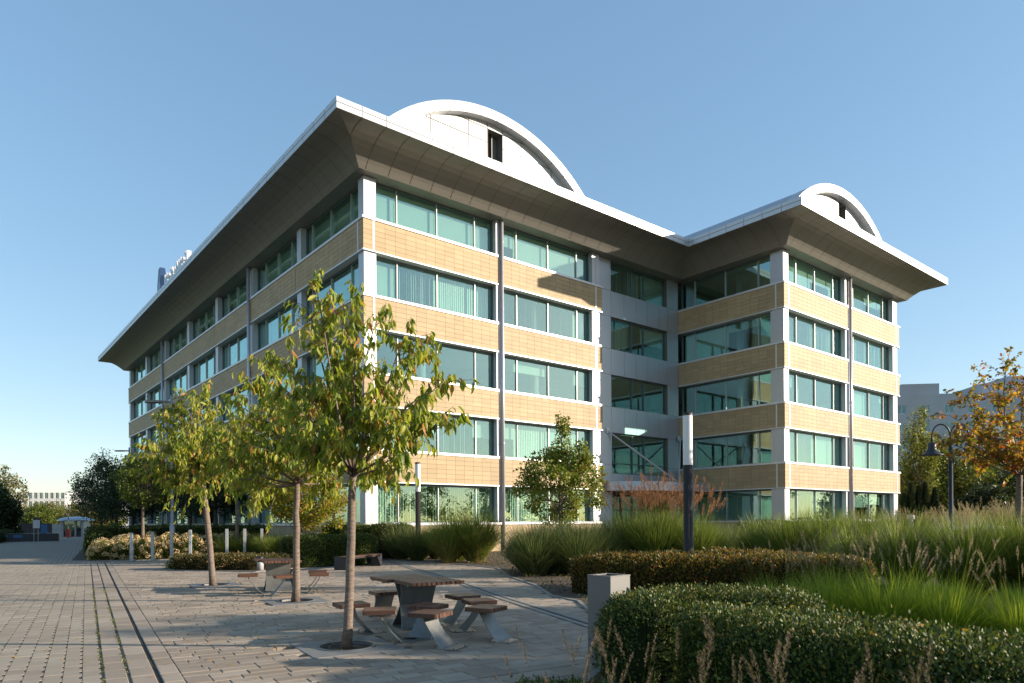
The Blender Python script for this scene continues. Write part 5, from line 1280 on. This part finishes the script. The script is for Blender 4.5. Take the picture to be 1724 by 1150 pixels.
for i, (px, d, top, r_, mt, lb) in enumerate([(1548, 62, 690, 2.0, 'birch', 'tall slim birch beside the end of the right wing'), (1578, 66, 730, 2.1, 'birch', 'shorter birch right of the tall slim birch'), (1522, 72, 790, 3.2, 'birch', 'round yellow-green tree tucked against the building end'),
     (1630, 66, 752, 3.6, 'birch', 'broad green tree behind the bell lamp'), (1675, 68, 745, 3.6, 'linden', 'broad green tree behind the orange tree'), (1725, 62, 770, 3.6, 'dark_tree', 'dark tree at the right edge behind the orange tree'), (1600, 75, 775, 3.0, 'linden', 'dark green tree between the birches and the bell lamp'), (1660, 50, 815, 2.3, 'dark_tree', 'low dark tree before the broad trees on the right')]):
    p = at(px, 877, d); zt = at(px, top, d)[2]; crown_tree('birch_tree' if mt == 'birch' else 'broadleaf_tree', lb, (p[0], d, 0), 8, (0, 0, zt * .54), (r_, r_, zt * .46), .16, 9000, .24, M[mt], 300 + i, clumps=110, clump_r=.2, cat='tree', shell=.2)
def thuja(x, y, h, r_, label, seed):
    rng = np.random.default_rng(seed); t = empty('thuja', (x, y, 0), 0, label=label, cat='conifer', group='dark columnar thujas at the building end'); n = 4500; z = rng.uniform(0, 1, n) ** 1.1; a = rng.uniform(0, 6.283, n); rad = r_ * (1 - z) ** .55 * rng.uniform(.75, 1.05, n) * np.clip(z * 8 + .5, 0, 1)
    P = np.stack([rad * np.cos(a), rad * np.sin(a), z * h], 1); D = np.stack([np.cos(a) * .3, np.sin(a) * .3, np.ones(n)], 1) + runit(n, rng) * .3
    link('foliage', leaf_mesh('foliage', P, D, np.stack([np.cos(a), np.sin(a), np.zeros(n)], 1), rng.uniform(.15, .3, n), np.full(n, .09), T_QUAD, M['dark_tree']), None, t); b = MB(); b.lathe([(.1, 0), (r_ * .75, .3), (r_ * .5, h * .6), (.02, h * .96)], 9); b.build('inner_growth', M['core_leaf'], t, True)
for i, (px, top, d) in enumerate([(1534, 815, 52), (1547, 822, 52), (1558, 815, 52), (1574, 824, 52), (1522, 835, 52)]):
    p = at(px, 877, d); thuja(p[0], d, at(px, top, d)[2], .42, ['first tall thuja from the building', 'second, lower thuja from the building', 'third, pointed thuja from the building', 'fourth thuja standing a little apart on the right', 'thuja close against the building end'][i], 400 + i)
# parked car mostly hidden by the grasses
def car(loc, rz, label):
    t = empty('parked_car', loc, rz, label=label, cat='car'); b = MB(); sec = [(-2.1, .45, .75, .78), (-1.95, .3, .88, .82), (-1.2, .28, .93, .86), (.9, .28, .92, .86), (1.8, .3, .82, .82), (2.1, .42, .68, .76)]
    for (x, z0, z1, w) in sec: b.v += [(x, -w, z0), (x, -w, (z0 + z1) / 2), (x, -w * .94, z1), (x, w * .94, z1), (x, w, (z0 + z1) / 2), (x, w, z0)]
    for i in range(len(sec) - 1):
        for q in range(6): b.f.append((6 * i + q, 6 * i + (q + 1) % 6, 6 * i + 6 + (q + 1) % 6, 6 * i + 6 + q))
    b.f += [(5, 4, 3, 2, 1, 0), tuple(6 * (len(sec) - 1) + q for q in range(6))]; b.build('body', M['car_paint'], t)
    b = MB(); cs = [(-1.75, .90, .80), (-1.15, 1.42, .60), (.15, 1.46, .62), (1.0, .91, .80)]
    for (x, z, w) in cs: b.v += [(x, -w, z), (x, w, z)]
    n0 = len(b.v); b.v += [(x, -.80, .88) for x, z, w in cs] + [(x, .80, .88) for x, z, w in cs]
    b.f = [(0, 1, 3, 2), (4, 5, 7, 6), (n0, n0 + 1, 2, 0), (n0 + 1, n0 + 2, 4, 2), (n0 + 2, n0 + 3, 6, 4), (1, 3, n0 + 5, n0 + 4), (3, 5, n0 + 6, n0 + 5), (5, 7, n0 + 7, n0 + 6)]
    b.build('cabin_glass', M['black'], t); b = MB(); b.box(-1.15, .15, -.61, .61, 1.43, 1.49); b.build('roof', M['car_paint'], t)
    for x in (-1.3, 1.3):
        for y in (-.8, .8):
            b = MB(); b.tube([(x, y - .1, .33), (x, y + .1, .33)], .33, 18); w_ = b.build('tyre', M['rubber'], t); b = MB(); b.tube([(x, y - .11, .33), (x, y + .11, .33)], .2, 12); b.build('rim', M['steel'], w_)
    for y in (-.6, .6):
        b = MB(); b.box(1.98, 2.1, y - .15, y + .15, .58, .70); b.build('headlight', M['white_metal'], t)
    return t
p = at(1632, 877, 46); car((p[0], 46, .28), R(10), 'silver-grey parked car seen over the right grasses')
p = at(1585, 877, 50); car((p[0], 50, .18), R(-20), 'second parked car half hidden left of the bell lamp post')
b = MB(); b.lathe([(.12, 0), (.12, 1.15), (.18, 1.17), (.18, 1.35), (.001, 1.38)], 14); o = b.build('vent_post', M['bollard']); p = at(1533, 877, 34); o.location = (p[0], 34, .45); tag(o, 'short pale round vent post above the grasses at the building end', 'vent post')

# ------------------------------------------------------------------ background left
wb = at(28, 877, 250); wb2 = at(97, 877, 258)
lw = flat_block('office_block', 'white office block beyond the trees at the far left', (wb[0], 250, 0), R(14), 15.5, 20, 13.0, M['white_wall'], 4, 9, winw=1.1, winh=2.2, z0=1.5, fh=3.1)
flat_block('apartment_row', 'pale apartment row with orange panels beyond the gatehouse', (wb2[0], 258, 0), R(10), 50, 20, 12.6, M['white_wall'], 4, 14, winw=1.9, winh=2.2, z0=1.5, fh=3.0, roofbits=((2, 20, 2, 12, 13.8),))
for i, (px, d, top, r_, mt, lb) in enumerate([(3, 98, 780, 3.2, 'far_tree', 'tall yellowing tree at the left edge'), (8, 74, 822, 1.7, 'dark_tree', 'dark street tree at the left edge'), (50, 150, 848, 4.6, 'far_tree', 'brownish tree behind the dark fence'), (72, 160, 846, 5.0, 'birch', 'green tree behind the dark fence'), (95, 155, 846, 5, 'far_tree', 'reddish tree behind the gatehouse'), (118, 150, 848, 5, 'birch', 'green tree just behind the gatehouse roof'), (142, 140, 846, 4.6, 'far_tree', 'brown tree right of the gatehouse'), (-45, 80, 800, 3.6, 'birch', 'yellow-green tree cut by the left edge'), (64, 120, 852, 3.0, 'linden', 'low bright green bush tree behind the round sign'), (160, 110, 852, 3.5, 'far_tree', 'brown bushy tree between the gatehouse and the street trees'), (176, 115, 850, 3.5, 'birch', 'green tree behind the first street trees')]):
    p = at(px, 877, d); zt = at(px, top, d)[2]; crown_tree('broadleaf_tree', lb, (p[0], d, 0), 8, (0, 0, zt * .55), (r_, r_, zt * .47), .16, 5500, .34, M[mt], 500 + i, clumps=70, clump_r=.24, cat='tree', shell=.2)
gp = at(128, 877, 90)
t = empty('gatehouse', (gp[0], 90, 0), R(12), label='small gatehouse with a low domed metal roof at the end of the street', cat='gatehouse')
b = MB(); b.box(-1.3, -1.0, -1.2, 1.2, 0, 2.05); b.box(1.0, 1.3, -1.2, 1.2, 0, 2.05); b.box(-1.0, 1.0, 1.0, 1.2, 0, 2.05); b.box(.25, .45, -1.2, -1.0, 0, 2.05); b.build('wall', M['bollard'], t)
b = MB(); b.box(-.95, .2, -1.1, -1.05, .02, 2.0); b.build('door', M['glass_plain'], t); b = MB(); b.box(.5, .98, -1.1, -1.05, .8, 2.0); b.build('window', M['glass_plain'], t)
b = MB(); b.lathe([(2.1, 2.05), (2.1, 2.17), (1.6, 2.38), (.9, 2.52), (.001, 2.58)], 24); b.lathe([(.001, 2.05), (2.1, 2.05)], 24); b.build('roof', M['panel'], t, True)
bpz = at(115, 877, 84)
t = empty('barrier', (bpz[0], 84, 0), 0, label='red boom barrier with raised striped arm at the gatehouse', cat='barrier')
b = MB(); rbox(b, -.22, .22, -.2, .2, 0, 1.0, .03); b.build('housing', M['red'], t)
for i in range(8):
    b = MB(); b.box(-.05, .05, -.03, .03, 1.0 + i * .38, 1.0 + i * .38 + .36); b.build('arm_stripe', M['red'] if i % 2 else M['white_metal'], t)
fp = at(33, 877, 98); fp2 = at(87, 877, 98); fp3 = at(112, 877, 98)
t = empty('fence', (fp[0], 98, 0), 0, label='dark solid panel fence at the end of the street', cat='fence'); wv = fp2[0] - fp[0]
for i in range(3):
    b = MB(); b.box(i * wv / 3 + .02, (i + 1) * wv / 3 - .02, 0, .12, 0, 1.75); b.build('panel', M['dark_wall'], t)
t = empty('garden_wall', (fp2[0] + .05, 98, 0), 0, label='low grey concrete wall joining the dark fence and the gatehouse', cat='wall'); b = MB(); b.box(0, fp3[0] - fp2[0], 0, .25, 0, 1.65); b.build('slab', M['concrete'], t)
sp = at(62, 877, 62)
t = empty('notice_sign', (sp[0], 62, 0), R(6), label='grey notice board on two thin posts beside the street', cat='sign')
b = MB(); rbox(b, -.34, .34, -.04, .04, 1.2, 2.25, .03); b.build('board', M['black'], t); b = MB(); b.box(-.29, .29, -.055, -.042, 1.28, 2.0); b.build('notice', M['sign_face'], t)
for x in (-.25, .1):
    b = MB(); b.cyl(x, .0, 0, 1.25, .025, 8); b.build('post', M['bollard'], t)
dp = at(15, 877, 66)
t = empty('planter_hedge_box', (dp[0], 66, 0), R(31), label='dark blue planter box with blue lights at the left edge of the street', cat='planter')
b = MB(); b.box(-4, 4, -1, 1, 0, .75); b.build('box', M['dark_steel'], t); b = MB(); b.box(-.7, .0, -1.06, -1.0, .38, .62); b.box(.4, 1.1, -1.06, -1.0, .38, .62); b.box(2.5, 3.0, -.2, .2, .75, 1.6); b.build('blue_panel', M['blue'], t)
hedge('clipped_hedge', 'dark clipped hedge along the left side of the street', [(-44, 58), (-50, 68), (-57, 80)], 1.6, 1.0, 5000, .12, M['dark_tree'], M['core_leaf'], 601)
b = MB(); P0, P1 = (-40, 52), (-70, 101); d = math.hypot(P1[0] - P0[0], P1[1] - P0[1]); nx, ny = -(P1[1] - P0[1]) / d * .08, (P1[0] - P0[0]) / d * .08
b.prism([(P0[0] - nx, P0[1] - ny), (P1[0] - nx, P1[1] - ny), (P1[0] + nx, P1[1] + ny), (P0[0] + nx, P0[1] + ny)], -.05, .07); o = b.build('kerb', M['kerb']); tag(o, kind='structure')

# trees outside the frame on the right whose shade falls on the plaza, and trees behind the camera seen in the glass
for i, (x, y, zc, r_, rz) in enumerate([(16.8, 10.0, 4.6, 2.0, 1.7), (15.2, 8.6, 4.1, 1.2, 1.1), (26.0, 8.2, 6.2, 2.2, 1.6), (19.5, 10.9, 4.6, 1.8, 1.3)]):
    crown_tree('plane_tree', ['shade tree just outside the frame on the right', 'small shade tree nearest the hedge outside the frame on the right', 'taller shade tree farther out beyond the right edge of the frame', 'slender shade tree beyond the right edge of the frame'][i], (x, y, 0), 6, (0, 0, zc), (r_, r_, rz), .1, 8000, .16, M['linden'], 700 + i, clumps=60, clump_r=.24)
for i in range(15):
    crown_tree('plane_tree', 'tree in the row far to the right of the frame, reflected in the lower windows', (96 + rT.uniform(-5, 5), -62 + i * 8.2 + rT.uniform(-2, 2), 0), 10, (0, 0, 5.6), (4.6, 4.6, 4.9), .2, 2200, .55, M['linden'], 720 + i, group='row of trees to the right of the frame', clumps=40, clump_r=.28)
for i in range(11):  # unseen row added to cut low sky light on the long facade
    crown_tree('plane_tree', 'unseen tree added left of the frame to block low sky light', (-44 + rT.uniform(-4, 4), -28 + i * 6.6, 0), 10, (0, 0, 5.2), (4, 4, 4.6), .2, 2200, .5, M['linden'], 760 + i, group='added row of trees left of the frame', clumps=40, clump_r=.28)
# each member of a group of alike plants is told apart by its place in the row
ORD = 'first second third fourth fifth sixth seventh eighth ninth tenth eleventh twelfth thirteenth fourteenth fifteenth'.split()
grp = {}
for o in bpy.data.objects:
    if o.parent is None and o.get('category') in ('ornamental grass', 'hydrangea', 'leaf', 'tree') and o.get('group'): grp.setdefault((o['group'], o['label']), []).append(o)
for (g_, lb), os_ in grp.items():
    if len(os_) < 2: continue
    os_.sort(key=lambda o: o.location.x / o.location.y)
    for n, o in enumerate(os_): o['label'] = (ORD[n] + ' from the left: ' + lb) if len(lb.split()) <= 12 else ORD[n] + ' from left: ' + ' '.join(lb.split()[:12])
print('objects', len(bpy.data.objects))
